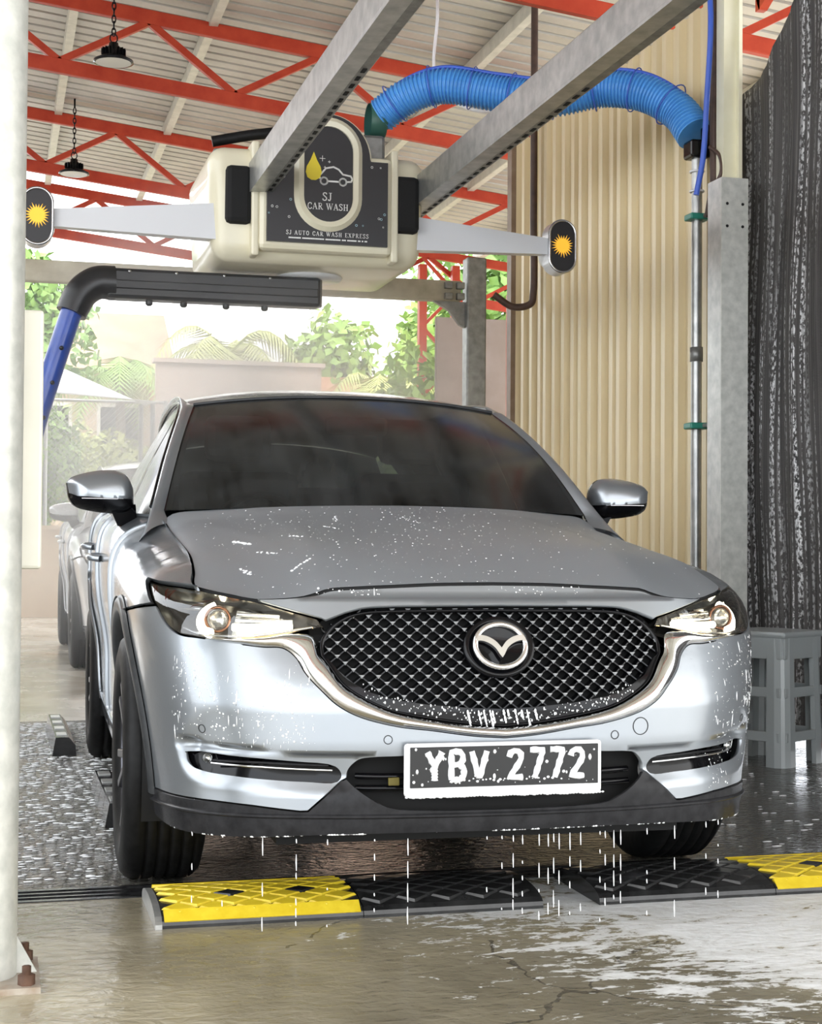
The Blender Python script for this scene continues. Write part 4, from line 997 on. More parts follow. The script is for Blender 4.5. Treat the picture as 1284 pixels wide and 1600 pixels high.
b = MB(); b.bar((2.80, -.8, 4.92), (2.80, 4.1, 4.92), .06, .06); b.bar((2.80, 4.06, 3.98), (2.80, 3.30, 4.35), .05, .07); b.bar((2.80, 4.06, 3.95), (2.80, 4.06, 4.95), .05, .05); tag(b.build('red_top_rail', M['red']), 'red steel rail at top right from which the black netting hangs', 'rail')
# ---------------------------------------------------------------- stool
M['stool'] = mat('grey_stool_plastic', (.36, .39, .39), .35, coat=.3)
st = empty('plastic_stool', (2.235, 2.855, 0), math.radians(45 - 15)); tag(st, 'grey plastic stool with ladder sides standing before the netting', 'stool')
S2 = .165
b = MB(); b.box((0, 0, .595), (2*S2 + .02, 2*S2 + .02, .03), bevel=.012); b.build('seat', M['stool'], st)
for k in range(4):
    R = Matrix.Rotation(k * PI / 2, 3, 'Z')
    lp = [(S2 + .002, -S2 + .085), (S2 + .004, -S2 + .045), (S2 - .006, -S2 + .018), (S2 - .018, -S2 + .006), (S2 - .045, -S2 - .004), (S2 - .085, -S2 - .002), (S2 - .085, -S2 + .02), (S2 - .035, -S2 + .018), (S2 - .018, -S2 + .035), (S2 - .02, -S2 + .085)]
    b = MB(); n = len(lp); lv = []
    for z, g in ((0, 1.10), (.585, 1.0)):
        lv += [R @ Vector((x * g, y_ * g, z)) for x, y_ in lp]
    b.add(lv, [(i, (i+1) % n, n + (i+1) % n, n + i) for i in range(n)] + [tuple(range(n - 1, -1, -1)), tuple(range(n, 2*n))]); b.build('leg', M['stool'], st)
    b = MB(); b.box(R @ Vector((0, -S2 + .004, .535)), (2*S2 - .02, .014, .10) if k % 2 == 0 else (.014, 2*S2 - .02, .10), bevel=.004); b.build('apron', M['stool'], st)
    for z, g in ((.335, 1.043), (.135, 1.077)):
        b = MB(); b.box(R @ Vector((0, (-S2 + .006) * g, z)), (2*S2 - .02, .014, .045) if k % 2 == 0 else (.014, 2*S2 - .02, .045), bevel=.004); b.build('rung', M['stool'], st)
rd = MB(); rd.box((S2 * 1.07, -S2 * 1.07, .075), (.003, .018, .03)); o = rd.build('red_mark', mat('red_paint_mark', (.7, .06, .05), .5), st); o.location = (.004, -.002, 0)
# ---------------------------------------------------------------- left pole and its box
pl = empty('steel_pole', (-1.283, -.09, 0)); tag(pl, 'round pale galvanised pole with bolted base at the left edge', 'pole')
b = MB(); b.tube([(0, 0, .012), (0, 0, 5.33)], .086, 28); b.build('tube', M['galv_pale'], pl)
b = MB(); b.box((0, 0, .007), (.27, .27, .014)); b.build('base_plate', mottled('rusty_plate', (.30, .22, .15), (.52, .48, .42), 14, .6, .3), pl)
M['rust'] = mottled('rusty_bolt', (.05, .025, .015), (.12, .06, .035), 20, .7)
for x in (-.105, .105):
    for y_ in (-.105, .105):
        b = MB(); b.lathe([(0, .055), (.010, .055), (.010, .036), (.019, .036), (.019, .014)], 6, (x, y_, 0)); b.build('bolt', M['rust'], pl)
b = MB(); b.prism([(.078, .014), (.13, .014), (.078, .11)], -.004, .004, lambda u, v, w: (u, w, v)); b.build('gusset', M['galv_pale'], pl)
cb = empty('control_box', (-1.275, .055, 0)); tag(cb, 'cream metal control box mounted behind the left pole', 'control box')
b = MB(); b.box((0, .03, 1.235), (.25, .10, .615), bevel=.008); b.build('box', mottled('cream_enamel', (.80, .78, .66), (.88, .86, .76), 4, .4), cb)
b = MB(); b.box((0, -.035, 1.40), (.12, .04, .03)); b.box((0, -.035, 1.05), (.12, .04, .03)); b.build('bracket', M['galv_dark'], cb)
# ---------------------------------------------------------------- rear portal
M['dirty_white'] = mottled('stained_white_steel', (.36, .32, .22), (.56, .52, .40), 6, .5, bumpv=.05)
b = MB(); b.box((-.55, 7.35, 2.865), (5.2, .10, .15), bevel=.01); tag(b.build('rear_beam', M['dirty_white']), 'stained off-white beam crossing the bay behind the wash machine', 'beam')
cl = empty('rear_column', (2.165, 7.35, 0)); tag(cl, 'grey steel column carrying the right end of the rear beam', 'column')
b = MB(); b.box((0, 0, 1.56), (.15, .13, 3.12), bevel=.012); b.build('shaft', M['galv_dark'], cl)
b = MB(); b.prism([(-.08, 2.60), (-.08, 2.79), (-.32, 2.79), (-.20, 2.72), (-.12, 2.62)], -.02, .02, lambda u, v, w: (u, w, v)); b.build('gusset_bracket', M['galv_dark'], cl)
for z in (2.82, 2.90):
    for x in (-.13, -.22):
        b = MB(); b.box((x, -.07, z), (.06, .04, .05), bevel=.006); b.build('clamp_block', M['galv_dark'], cl)
b = MB(); b.box((0, 0, .01), (.3, .28, .02)); b.build('base_plate', M['galv_dark'], cl)
lc = empty('rear_column', (-3.0, 7.35, 0)); tag(lc, 'grey steel column carrying the far left end of the rear beam', 'column')
b = MB(); b.box((0, 0, 1.56), (.15, .13, 3.12), bevel=.012); b.build('shaft', M['galv_dark'], lc)
b = MB(); b.box((0, 0, .01), (.3, .28, .02)); b.build('base_plate', M['galv_dark'], lc)
b = MB(); b.box((2.75, 9.0, 1.46), (.84, .05, 2.92), bevel=.005); tag(b.build('brown_board', mottled('dusty_brown_board', (.28, .22, .18), (.36, .29, .25), 3, .7)), 'tall dusty brown board standing behind the rear column', 'board')
b = MB(); b.bar((2.76, 8.2, 0), (2.76, 8.2, 3.0), .05, .06); b.bar((2.70, 8.2, 2.0), (2.70, 8.2, 3.0), .012, .012); tag(b.build('pink_post', mottled('faded_red_post', (.55, .20, .14), (.70, .36, .28), 6, .5)), 'slim faded red post beside the far edge of the cream wall', 'post')
# lattice tower behind
lt = empty('lattice_column', (4.25, 15.7, 0)); tag(lt, 'red lattice column seen under the right lamp arm of the machine', 'column')
for x in (-.22, .22):
    b = MB(); b.bar((x, 0, 0), (x, 0, 4.60), .10, .10); b.build('chord', M['red'], lt)
for k in range(10):
    b = MB(); s = -1 if k % 2 else 1; b.bar((-.22 * s, 0, .2 + k * .45), (.22 * s, 0, .65 + k * .45), .04, .04); b.build('lacing', M['red'], lt)
# ---------------------------------------------------------------- overhead rails
M['holes'] = M['dark']
for x, lab in ((.14, 'galvanised steel rail above the left of the car, running through the machine'), (1.13, 'galvanised steel rail above the right of the car, running through the machine')):
    t = empty('overhead_rail', (x, 0, 0)); tag(t, lab, 'rail', 'overhead machine rails')
    y0, y1 = -1.0, 7.32
    b = MB(); b.box((0, (y0+y1)/2, 3.07), (.055, y1-y0, .165), bevel=.006); b.build('web', M['galv'], t)
    b = MB(); b.box((.035, (y0+y1)/2, 2.985), (.125, y1-y0, .014)); b.build('bottom_flange', M['galv'], t)
    b = MB(); b.box((.055, (y0+y1)/2, 3.15), (.085, y1-y0, .014)); b.build('top_flange', M['galv'], t)
    b = MB(); b.box((.075, (y0+y1)/2, 3.0), (.04, y1-y0, .045)); b.build('perforated_strut', M['galv_dark'], t)
    hm = None
    for k in range(40):
        yv = 2.6 + k * .115
        if hm is None:
            q = MB(); q.box((0, 0, 0), (.018, .055, .004)); o = q.build('strut_slot', M['dark'], t); hm = o.data
        else: o = bpy.data.objects.new('strut_slot', hm); COL.objects.link(o); o.parent = t
        o.location = (.075, yv, 2.9765)
    for yv in (-.6,):
        b = MB(); b.tube([(0, yv, 3.15), (0, yv, roof_z(x) - .75)], .014, 8); b.build('hanger_rod', M['galv_dark'], t)
    b = MB(); b.box((.02, 7.35, 2.962), (.14, .12, .045)); b.build('saddle', M['galv_dark'], t)
# ---------------------------------------------------------------- lettering
SERIF = {   # strokes: (points, width) on a unit-high cell; serifs are short thin bars
 'S': (.62, [([(.52, .80), (.50, .93), (.30, .98), (.12, .90), (.10, .74), (.26, .58), (.42, .46), (.54, .30), (.46, .09), (.26, .02), (.08, .09), (.06, .24)], .13)]),
 'J': (.50, [([(.34, .97), (.34, .24), (.26, .05), (.12, .04), (.06, .16)], .14), ([(.14, .97), (.50, .97)], .06)]),
 'C': (.74, [([(.64, .72), (.62, .92), (.40, .98), (.17, .84), (.10, .50), (.17, .16), (.40, .02), (.60, .10), (.66, .26)], .13)]),
 'A': (.80, [([(.10, .03), (.36, .97)], .07), ([(.38, .97), (.66, .03)], .15), ([(.20, .34), (.56, .34)], .06), ([(0, .03), (.24, .03)], .06), ([(.50, .03), (.82, .03)], .06)]),
 'R': (.76, [([(.18, .03), (.18, .97)], .14), ([(.06, .97), (.40, .97), (.56, .86), (.56, .64), (.40, .53), (.20, .53)], .09), ([(.34, .53), (.62, .05), (.76, .03)], .13), ([(.04, .03), (.34, .03)], .06)]),
 'W': (1.08, [([(.10, .95), (.34, .04)], .14), ([(.34, .04), (.54, .93)], .06), ([(.50, .95), (.74, .04)], .14), ([(.74, .04), (.98, .95)], .06), ([(0, .97), (.26, .97)], .06), ([(.42, .97), (.64, .97)], .06), ([(.86, .97), (1.08, .97)], .06)]),
 'H': (.82, [([(.18, .03), (.18, .97)], .14), ([(.62, .03), (.62, .97)], .14), ([(.18, .50), (.62, .50)], .06), ([(.04, .03), (.32, .03)], .06), ([(.04, .97), (.32, .97)], .06), ([(.48, .03), (.76, .03)], .06), ([(.48, .97), (.76, .97)], .06)]),
 'U': (.80, [([(.18, .97), (.18, .26), (.28, .06), (.42, .03), (.58, .10), (.62, .30)], .13), ([(.62, .28), (.62, .97)], .06), ([(.04, .97), (.34, .97)], .06), ([(.50, .97), (.76, .97)], .06)]),
 'T': (.70, [([(.34, .03), (.34, .97)], .14), ([(.04, .97), (.66, .97)], .07), ([(.04, .97), (.04, .76)], .05), ([(.66, .97), (.66, .76)], .05), ([(.20, .03), (.48, .03)], .06)]),
 'O': (.80, [([(.40, .98), (.18, .84), (.10, .50), (.18, .16), (.40, .02), (.60, .16), (.68, .50), (.60, .84), (.40, .98)], .13)]),
 'E': (.68, [([(.18, .03), (.18, .97)], .14), ([(.04, .97), (.60, .97), (.60, .80)], .06), ([(.18, .52), (.46, .52)], .06), ([(.04, .03), (.62, .03), (.62, .24)], .06)]),
 'X': (.78, [([(.12, .97), (.64, .03)], .14), ([(.62, .97), (.12, .03)], .06), ([(.02, .97), (.26, .97)], .06), ([(.50, .03), (.76, .03)], .06), ([(.02, .03), (.24, .03)], .06), ([(.52, .97), (.74, .97)], .06)]),
 'P': (.68, [([(.18, .03), (.18, .97)], .14), ([(.06, .97), (.42, .97), (.58, .86), (.58, .62), (.42, .50), (.20, .50)], .09), ([(.04, .03), (.34, .03)], .06)]),
 ' ': (.40, [])}
def ribbon(mb, pts, w, place):
    pts = [np.array(p, float) for p in pts]
    for a, b in zip(pts[:-1], pts[1:]):
        d = b - a; L = np.linalg.norm(d)
        if L < 1e-6: continue
        d /= L; n = np.array([-d[1], d[0]]) * w / 2; a2 = a - d * w * .18; b2 = b + d * w * .18
        mb.add([place(*(a2 - n)), place(*(b2 - n)), place(*(b2 + n)), place(*(a2 + n))], [(0, 1, 2, 3)])
def serif_text(mb, text, cx, z, h, place, track=.06):
    wd = sum(SERIF[c][0] + track for c in text) * h; x = cx - wd / 2
    for c in text:
        for pts, w in SERIF[c][1]: ribbon(mb, [(x + px * h, z + pz * h) for px, pz in pts], w * h, place)
        x += (SERIF[c][0] + track) * h
# ---------------------------------------------------------------- wash machine
M['cream'] = mottled('cream_machine_shell', (.72, .67, .49), (.80, .75, .58), 2.0, .35, coat=.3)
M['panel_black'] = mat('printed_black_panel', (.022, .021, .023), .35)
M['print_white'] = mat('white_print', (.85, .85, .82), .5); M['print_yellow'] = mat('yellow_print', (.85, .68, .04), .5)
M['print_blue'] = mat('pale_blue_print', (.45, .68, .75), .5)
M['arm_white'] = mat('white_enamelled_arm', (.70, .71, .73), .3, coat=.3)
M['black_arm'] = mottled('satin_black_arm', (.012, .012, .013), (.022, .022, .023), 8, .32)
MX, MY = .48, 5.0
mc = empty('wash_machine', (MX, MY, 2.6)); tag(mc, 'cream overhead car wash machine with black logo panel between two rails', 'car wash machine')
def mp(v): return (v[0] - MX, v[1] - MY, v[2] - 2.6)
def rbox(x0, x1, y0, y1, z0, z1, r): b = MB(); b.box(((x0+x1)/2 - MX, (y0+y1)/2 - MY, (z0+z1)/2 - 2.6), (x1-x0, y1-y0, z1-z0), bevel=r); return b
def shell(name, x0, x1, y0, y1, z0, z1, r, taper=0.):
    bm = bmesh.new(); bmesh.ops.create_cube(bm, size=1); bmesh.ops.scale(bm, vec=(x1-x0, y1-y0, z1-z0), verts=bm.verts)
    bmesh.ops.bevel(bm, geom=bm.edges[:], offset=r, segments=6, affect='EDGES', profile=.5)
    for v in bm.verts:
        if v.co.z < 0: v.co.x *= 1 - taper * (-v.co.z / (z1 - z0)); v.co.y *= 1 - taper * (-v.co.z / (z1 - z0))
    bmesh.ops.translate(bm, vec=mp(((x0+x1)/2, (y0+y1)/2, (z0+z1)/2)), verts=bm.verts)
    me = bpy.data.meshes.new(name); bm.to_mesh(me); bm.free(); return link_mesh(name, me, M['cream'], mc, True)
shell('main_body', -.115, 1.16, 5.03, 6.05, 2.60, 3.25, .10, .10)
rbox(.16, .94, 4.975, 5.2, 2.655, 3.22, .03).build('front_bezel', M['cream'], mc)
for x in (.145, .955):
    rbox(x - .022, x + .022, 4.985, 5.2, 2.62, 3.27, .012).build('seam_strip', M['cream'], mc)
for x, w in ((.14, .20), (1.13, .20)):
    cx = .055 if x < .5 else 1.035
    rbox(cx - .075, cx + .075, 4.995, 5.2, 2.80, 3.13, .03).build('recess_shade', M['dark'], mc)  # dark block paints the shade of the opening round the rail
# printed front panel with a domed top
cx0 = .555
dome = [(cx0 + .245 * math.cos(a), 3.185 + .255 * math.sin(a)) for a in np.linspace(0.05, PI - .05, 28)]
poly = [(.205, 2.70), (.905, 2.70), (.905, 3.185), (cx0 + .25, 3.185)] + dome + [(cx0 - .25, 3.185), (.205, 3.185)]
fpn = MB(); fpn.prism(poly, 4.952, 4.975, lambda u, v, w: mp((u, w, v))); fpn = fpn.build('front_panel', M['panel_black'], mc)
dback = MB(); dback.prism([(cx0 + (x - cx0) * 1.05, z + .01) for x, z in dome] + [(cx0 - .26, 3.1), (cx0 + .26, 3.1)], 4.975, 5.3, lambda u, v, w: mp((u, w, v))); dback.build('dome_hood', M['cream'], mc)
def pill(w, h, n=20):
    r = w / 2; s = h / 2 - r
    return [(r * math.cos(a), s + r * math.sin(a)) for a in np.linspace(0, PI, n)] + [(r * math.cos(a), -s + r * math.sin(a)) for a in np.linspace(PI, 2*PI, n)]
oz = 3.095; ro = pill(.395, .655); ri = pill(.285, .545); rm = pill(.345, .605)
P = np.stack([np.array([mp((cx0 + x, 4.950, oz + z)) for x, z in ro + ro[:1]]), np.array([mp((cx0 + x, 4.930, oz + z)) for x, z in rm + rm[:1]]), np.array([mp((cx0 + x, 4.934, oz + z)) for x, z in ri + ri[:1]]), np.array([mp((cx0 + x, 4.950, oz + z)) for x, z in ri + ri[:1]])], 1)
grid_surf('oval_frame', P, M['cream'], fpn, smooth=False)
pk = MB()
L1 = lambda u, v: mp((u, 4.9505, v)); L2 = lambda u, v: mp((u, 4.9495, v))
# water drop
dp = [(cx0 - .085 + x, 3.115 + z) for x, z in [(0, .105), (-.018, .06), (-.040, .02), (-.046, -.012), (-.036, -.042), (-.012, -.056), (.012, -.056), (.036, -.042), (.046, -.012), (.040, .02), (.018, .06)]]
d = MB(); d.prism(dp, 4.9485, 4.9515, lambda u, v, w: mp((u, w, v))); d.build('drop_print', M['print_yellow'], fpn)
c = MB(); ox, ozz = cx0 - .055, 3.055
carline = [(.01, .012), (.0, .03), (.02, .05), (.04, .075), (.085, .085), (.115, .072), (.140, .045), (.185, .038), (.195, .022), (.188, .006), (.165, .004)]
ribbon(c, [(ox + x, ozz + z) for x, z in carline], .010, L2); ribbon(c, [(ox + .115, ozz + .002), (ox + .055, ozz + .002)], .010, L2)
for wx in (.03, .14):
    ribbon(c, [(ox + wx + .020 * math.cos(a), ozz + .002 + .020 * math.sin(a)) for a in np.linspace(0, 2*PI, 17)], .010, L2)
c.build('car_outline_print', M['print_white'], fpn, recalc=False); c = MB()
for (sx, sz, r) in ((cx0 - .035, 3.185, .016), (cx0 + .005, 3.168, .007), (cx0 - .02, 3.135, .007)):
    ribbon(c, [(sx - r, sz), (sx + r, sz)], .003, L2); ribbon(c, [(sx, sz - r), (sx, sz + r)], .003, L2)
c.build('sparkle_print', M['print_white'], fpn, recalc=False); c = MB()
serif_text(c, 'SJ', cx0 - .005, 2.945, .046, L2); serif_text(c, 'CAR WASH', cx0, 2.893, .037, L2)
c.build('name_lettering', M['print_white'], fpn, recalc=False); c = MB()
serif_text(c, 'SJ AUTO CAR WASH EXPRESS', cx0, 2.742, .024, L2, .16)
c.build('footer_lettering', M['print_white'], fpn, recalc=False); c = MB()
x = cx0 - .225
while x < cx0 + .225:                                              # illegible small print
    w = random.uniform(.003, .006); ribbon(c, [(x, 2.724), (x + w, 2.724)], .008, L2); x += w + (.004 if random.random() < .85 else .011)
c.build('small_print', M['print_white'], fpn, recalc=False)
bb = MB(); bb2 = MB()
for k in range(70):
    u, v = random.uniform(.215, .895), random.uniform(2.76, 3.40)
    if not in_poly([(u, v)], poly)[0] or in_poly([(u - cx0, v - oz)], pill(.43, .69))[0]: continue
    if v > 3.17 and not (abs(u - cx0) < .235): continue
    r = random.choice((.004, .006, .008, .012)); ribbon(bb if k % 3 else bb2, [(u + r * math.cos(a), v + r * math.sin(a)) for a in np.linspace(0, 2*PI, 11)], r * .45, L2)
bb.build('bubble_print', M['print_white'], fpn, recalc=False); bb2.build('blue_bubble_print', M['print_blue'], fpn, recalc=False)
# lamp arms
M['burst'] = mat('amber_burst', (.85, .46, .03), .4, emit=(1, .52, .05), estr=.35)
for sg in (1, -1):
    x0 = MX + sg * .645; x1 = MX + sg * 1.50; yA = 5.12
    a = MB(); q0 = [(-.10, -.045), (-.10, .045), (.105, .045), (.105, -.045)]; q1 = [(-.045, -.035), (-.045, .035), (.045, .035), (.045, -.035)]
    z0, z1 = 2.815, 2.785
    vv = [mp((x0 - sg * .1, yA + w, z0 + u)) for u, w in q0] + [mp((x1, yA + w, z1 + u)) for u, w in q1]
    a.add(vv, [(0, 1, 2, 3), (7, 6, 5, 4)] + [(i, 4 + i, 4 + (i+1) % 4, (i+1) % 4) for i in range(4)]); arm = a.build('lamp_arm', M['arm_white'], mc)
    xl = MX + sg * 1.53
    hs = pill(.175, .32); h = MB(); h.prism(hs, yA - .06, yA + .06, lambda u, v, w: mp((xl + u, w, z1 + v)), smooth=False); hd = h.build('lamp_head', M['arm_white'], mc)
    tb = MB(); tb.lathe([(.088, -.02), (.10, .0), (.10, .05), (.08, .11), (0, .12)], 28, mp((xl, yA + .04, z1 - .03)), 'y'); tb.build('rear_barrel', M['arm_white'], hd)
    f = MB(); f.prism(pill(.150, .295), yA - .063, yA - .058, lambda u, v, w: mp((xl + u, w, z1 + v))); f.build('dark_face', M['panel_black'], hd)
    rm_ = pill(.165, .31); rg = MB(); rg.tube([mp((xl + u, yA - .063, z1 + v)) for u, v in rm_], .008, 8, closed=True); rg.build('chrome_rim', M['satin'], hd)
    star = []; random.seed(3)
    for k in range(44):
        r = (.060 + .016 * random.random()) if k % 2 == 0 else .038
        star.append((r * math.cos(2*PI*k/44), r * math.sin(2*PI*k/44)))
    bu = MB(); bu.prism(star, yA - .066, yA - .0625, lambda u, v, w: mp((xl + u, w, z1 + .005 + v))); bu.build('amber_burst', M['burst'], hd)
# rotating spray arm
tr = MB(); tr.lathe([(.0, -.03), (.19, -.03), (.20, -.015), (.20, .02), (.0, .02)], 40, mp((.56, 5.52, 2.61))); tr.build('turntable', M['arm_white'], mc)
tr = MB(); tr.tube([mp((.56, 5.50, 2.62)), mp((.56, 5.50, 2.42))], .075, 20); tr.build('drive_stub', M['black_arm'], mc)
sa = MB(); sa.box(mp((-.02, 5.46, 2.493)), (1.26, .14, .175), bevel=.02); sa.box(mp((-.02, 5.389, 2.485)), (1.22, .016, .05), bevel=.006); sa = sa.build('spray_arm', M['black_arm'], mc)
for xx in (-.52, -.25, .03, .30):
    b = MB(); b.lathe([(0, -.006), (.009, -.004), (.010, .004)], 10, mp((xx, 5.386, 2.56)), 'y'); b.build('arm_bolt', M['satin'], sa)
for xx in (-.40, -.20, .05, .28):
    b = MB(); b.lathe([(.02, .0), (.022, -.02), (.012, -.03), (0, -.03)], 10, mp((xx, 5.46, 2.406))); b.build('nozzle', M['black_arm'], sa)
el = MB(); ep = crv([(-.60, 5.46, 2.50), (-.70, 5.455, 2.495), (-.78, 5.45, 2.44), (-.825, 5.445, 2.36), (-.845, 5.44, 2.31)], 6)
el.tube([mp(p) for p in ep], [.10 - .012 * i / len(ep) for i in range(len(ep))], 20); el.build('arm_elbow', M['black_arm'], mc)
M['pipe_blue'] = mottled('dark_blue_pipe', (.015, .055, .30), (.03, .09, .42), 6, .3, coat=.3)
bp = MB(); bp.tube([mp(p) for p in ((-.840, 5.44, 2.33), (-.935, 5.43, 2.02), (-1.02, 5.42, 1.74), (-1.12, 5.41, 1.35), (-1.18, 5.40, 1.0))], .062, 18); bp = bp.build('blue_spray_pipe', M['pipe_blue'], mc)
for k in range(6):
    t = k / 5; b = MB(); b.lathe([(0, -.02), (.012, -.018), (.014, .01)], 10, mp((-.90 - .24 * t, 5.375, 2.1 - 1.0 * t)), 'y'); b.build('nozzle', M['black_arm'], bp)
# top pieces
b = MB(); b.tube([mp(p) for p in crv([(-.06, 5.32, 3.33), (.08, 5.30, 3.36), (.22, 5.28, 3.385), (.36, 5.3, 3.40), (.42, 5.4, 3.30)], 6)], .032, 12); b.build('black_feed_hose', M['rubber'], mc)
b = MB(); b.box(mp((.84, 5.35, 3.33)), (.22, .3, .16), bevel=.02); b.build('top_gearbox', M['galv_dark'], mc)
b = MB(); b.lathe([(.105, -.05), (.112, -.03), (.112, .03), (.10, .05)], 24, mp((.92, 5.32, 3.52)), 'x'); b.build('hose_socket', mat('dark_green_socket', (.04, .12, .09), .4), mc)
for xx in (.02, 1.02):
    b = MB(); b.box(mp((xx, 5.5, 3.25)), (.16, .5, .06), bevel=.015); b.build('carriage', M['galv_dark'], mc)
# ---------------------------------------------------------------- blue flexible duct
M['duct'] = mottled('blue_flexible_duct', (.075, .30, .68), (.11, .38, .80), 8, .42)
path = crv([(.94, 5.3, 3.55), (1.08, 5.2, 3.65), (1.26, 5.1, 3.70), (1.57, 4.95, 3.64), (1.84, 4.8, 3.59), (2.12, 4.66, 3.63), (2.31, 4.52, 3.58), (2.45, 4.38, 3.45), (2.50, 4.27, 3.30)], 30)
path = even(path, 360); rad = [.100 + (.006 if (i // 2) % 2 else -.006) for i in range(360)]
dt = empty('flexible_duct', tuple(path[0])); tag(dt, 'ribbed bright blue flexible duct arching from the machine to the wall pipe', 'hose')
b = MB(); b.tube([tuple(p - path[0]) for p in path], rad, 20, smooth=False); b.build('ribbed_duct', M['duct'], dt)
cb_ = MB(); cb_.tube([tuple(p - path[0] + np.array([0, -.02, .108])) for p in path[::4]], .012, 8); cb_.build('blue_strapped_cable', M['cable_blue'], dt)
for i in range(20, 356, 42):
    d_ = path[i+1] - path[i-1]; d_ /= np.linalg.norm(d_); x_ = np.cross(d_, [0, 0, 1]); x_ /= np.linalg.norm(x_); y_ = np.cross(x_, d_)
    b = MB(); b.tube([tuple(path[i] - path[0] + (x_ * math.cos(a) + y_ * math.sin(a) * 1.10) * .113 + y_ * .006) for a in np.linspace(0, 2*PI, 24, endpoint=False)], .004, 5, closed=True); b.build('cable_tie', M['cable_blue'], dt)
wv = MB(); wv.tube(crv([(1.52, 6.2, 5.1), (1.53, 6.15, 4.5), (1.50, 6.1, 4.1), (1.58, 5.9, 3.85), (1.72, 5.6, 3.72), (1.80, 5.3, 3.70)], 8), .012, 6); tag(wv.build('grey_cable', M['plate_white']), 'thin grey cable dropping from the roof to the blue duct', 'cable')
# ---------------------------------------------------------------- behind the bay
def leaf_mat(name, c1, c2):
    m = mottled(name, c1, c2, 3.0, .5); b = bsdf(m); b.inputs['Transmission Weight'].default_value = 0.; return m
M['leaf'] = leaf_mat('bright_green_leaf', (.20, .36, .06), (.38, .54, .13)); M['leaf2'] = leaf_mat('mid_green_leaf', (.12, .25, .05), (.24, .38, .10)); M['leaf3'] = leaf_mat('yellow_green_leaf', (.42, .48, .13), (.60, .62, .22))
M['bark'] = mottled('grey_brown_bark', (.16, .12, .08), (.28, .22, .16), 9, .8)
slab('ground_behind', -30, 40, 17.7, 60, mottled('dry_earth', (.30, .26, .19), (.42, .37, .28), .6, .9))
def foliage(mb, c, r, n, size, seed):
    g = np.random.default_rng(seed); c = np.array(c)
    d = g.normal(size=(n, 3)); d /= np.linalg.norm(d, axis=1)[:, None]; rr = g.uniform(.35, 1.0, n) ** .5
    p = c + d * np.array(r) * rr[:, None] * (1 + .18 * np.sin(d[:, :1] * 5 + d[:, 2:] * 4))
    a = g.normal(size=(n, 3)); a /= np.linalg.norm(a, axis=1)[:, None]; b = np.cross(a, d); b /= np.linalg.norm(b, axis=1)[:, None] + 1e-9
    L = size * g.uniform(.6, 1.4, n)[:, None]; w = L * .32
    v = np.stack([p - a * L * .5, p + b * w - a * .05 * L, p + a * L * .5 - np.array([0, 0, .2]) * L, p - b * w - a * .05 * L], 1).reshape(-1, 3)
    mb.add(v, [(4*i, 4*i+1, 4*i+2, 4*i+3) for i in range(n)])
def bush(name, loc, r, n, size, mk, label, cat='shrub', group=None, trunk=None):
    t = empty(name, loc); tag(t, label, cat, group)
    mb = MB()
    k = 5
    g = np.random.default_rng(int(abs(loc[0] * 91 + loc[1] * 13)) + 5)
    for i in range(k):
        off = g.uniform(-.5, .5, 3) * np.array(r); foliage(mb, (off[0], off[1], r[2] * 1.05 + (trunk or 0) + off[2] * .7), np.array(r) * .72, n // k, size, i + int(abs(loc[0]) * 7))
    mb.build('foliage', M[mk], t, recalc=False)
    s = MB(); h = r[2] * 1.2 + (trunk or 0)
    s.tube([(0, 0, 0), (.05, 0, h * .5), (0, .05, h)], [.05 + .03 * r[0], .04 + .02 * r[0], .02], 8); s.build('stem', M['bark'], t)
G1 = 'shrubs behind the chain link fence'
bush('leafy_shrub', (-.75, 18.6, 1.1), (.75, .6, 1.05), 2600, .13, 'leaf', 'bright green leafy shrub behind the chain link fence left of the car', 'shrub', G1)
bush('leafy_shrub', (.35, 19.4, 1.1), (.7, .6, .8), 2200, .13, 'leaf3', 'yellow-green shrub behind the fence just above the white car mirror', 'shrub', G1)
bush('leafy_shrub', (-2.1, 18.8, 1.1), (.8, .6, 1.1), 1800, .13, 'leaf2', 'dark green shrub behind the left pole and control box', 'shrub', G1)
G2 = 'trees behind the wash bay'
bush('broad_tree', (4.05, 14.6, 0), (.85, .6, 1.25), 2600, .15, 'leaf', 'light green bushy tree in front of the red lattice column', 'tree', G2, 1.0)
bush('broad_tree', (-1.1, 24, 0), (1.5, 1.3, 1.4), 3200, .20, 'leaf2', 'dark green tree above the blue spray pipe at far left', 'tree', G2, 3.3)
bush('broad_tree', (4.9, 26, 0), (1.3, 1.1, 1.5), 2600, .24, 'leaf', 'bright green tree behind the right half of the car roof', 'tree', G2, 2.6)
bush('broad_tree', (6.5, 23, 0), (1.0, 1.0, 1.7), 2600, .20, 'leaf', 'green tree just left of the brown board', 'tree', G2, 2.4)
bush('broad_tree', (6.6, 20, 0), (1.5, 1.2, 1.6), 2600, .20, 'leaf2', 'green tree showing between the rear column and the cream wall', 'tree', G2, 3.0)
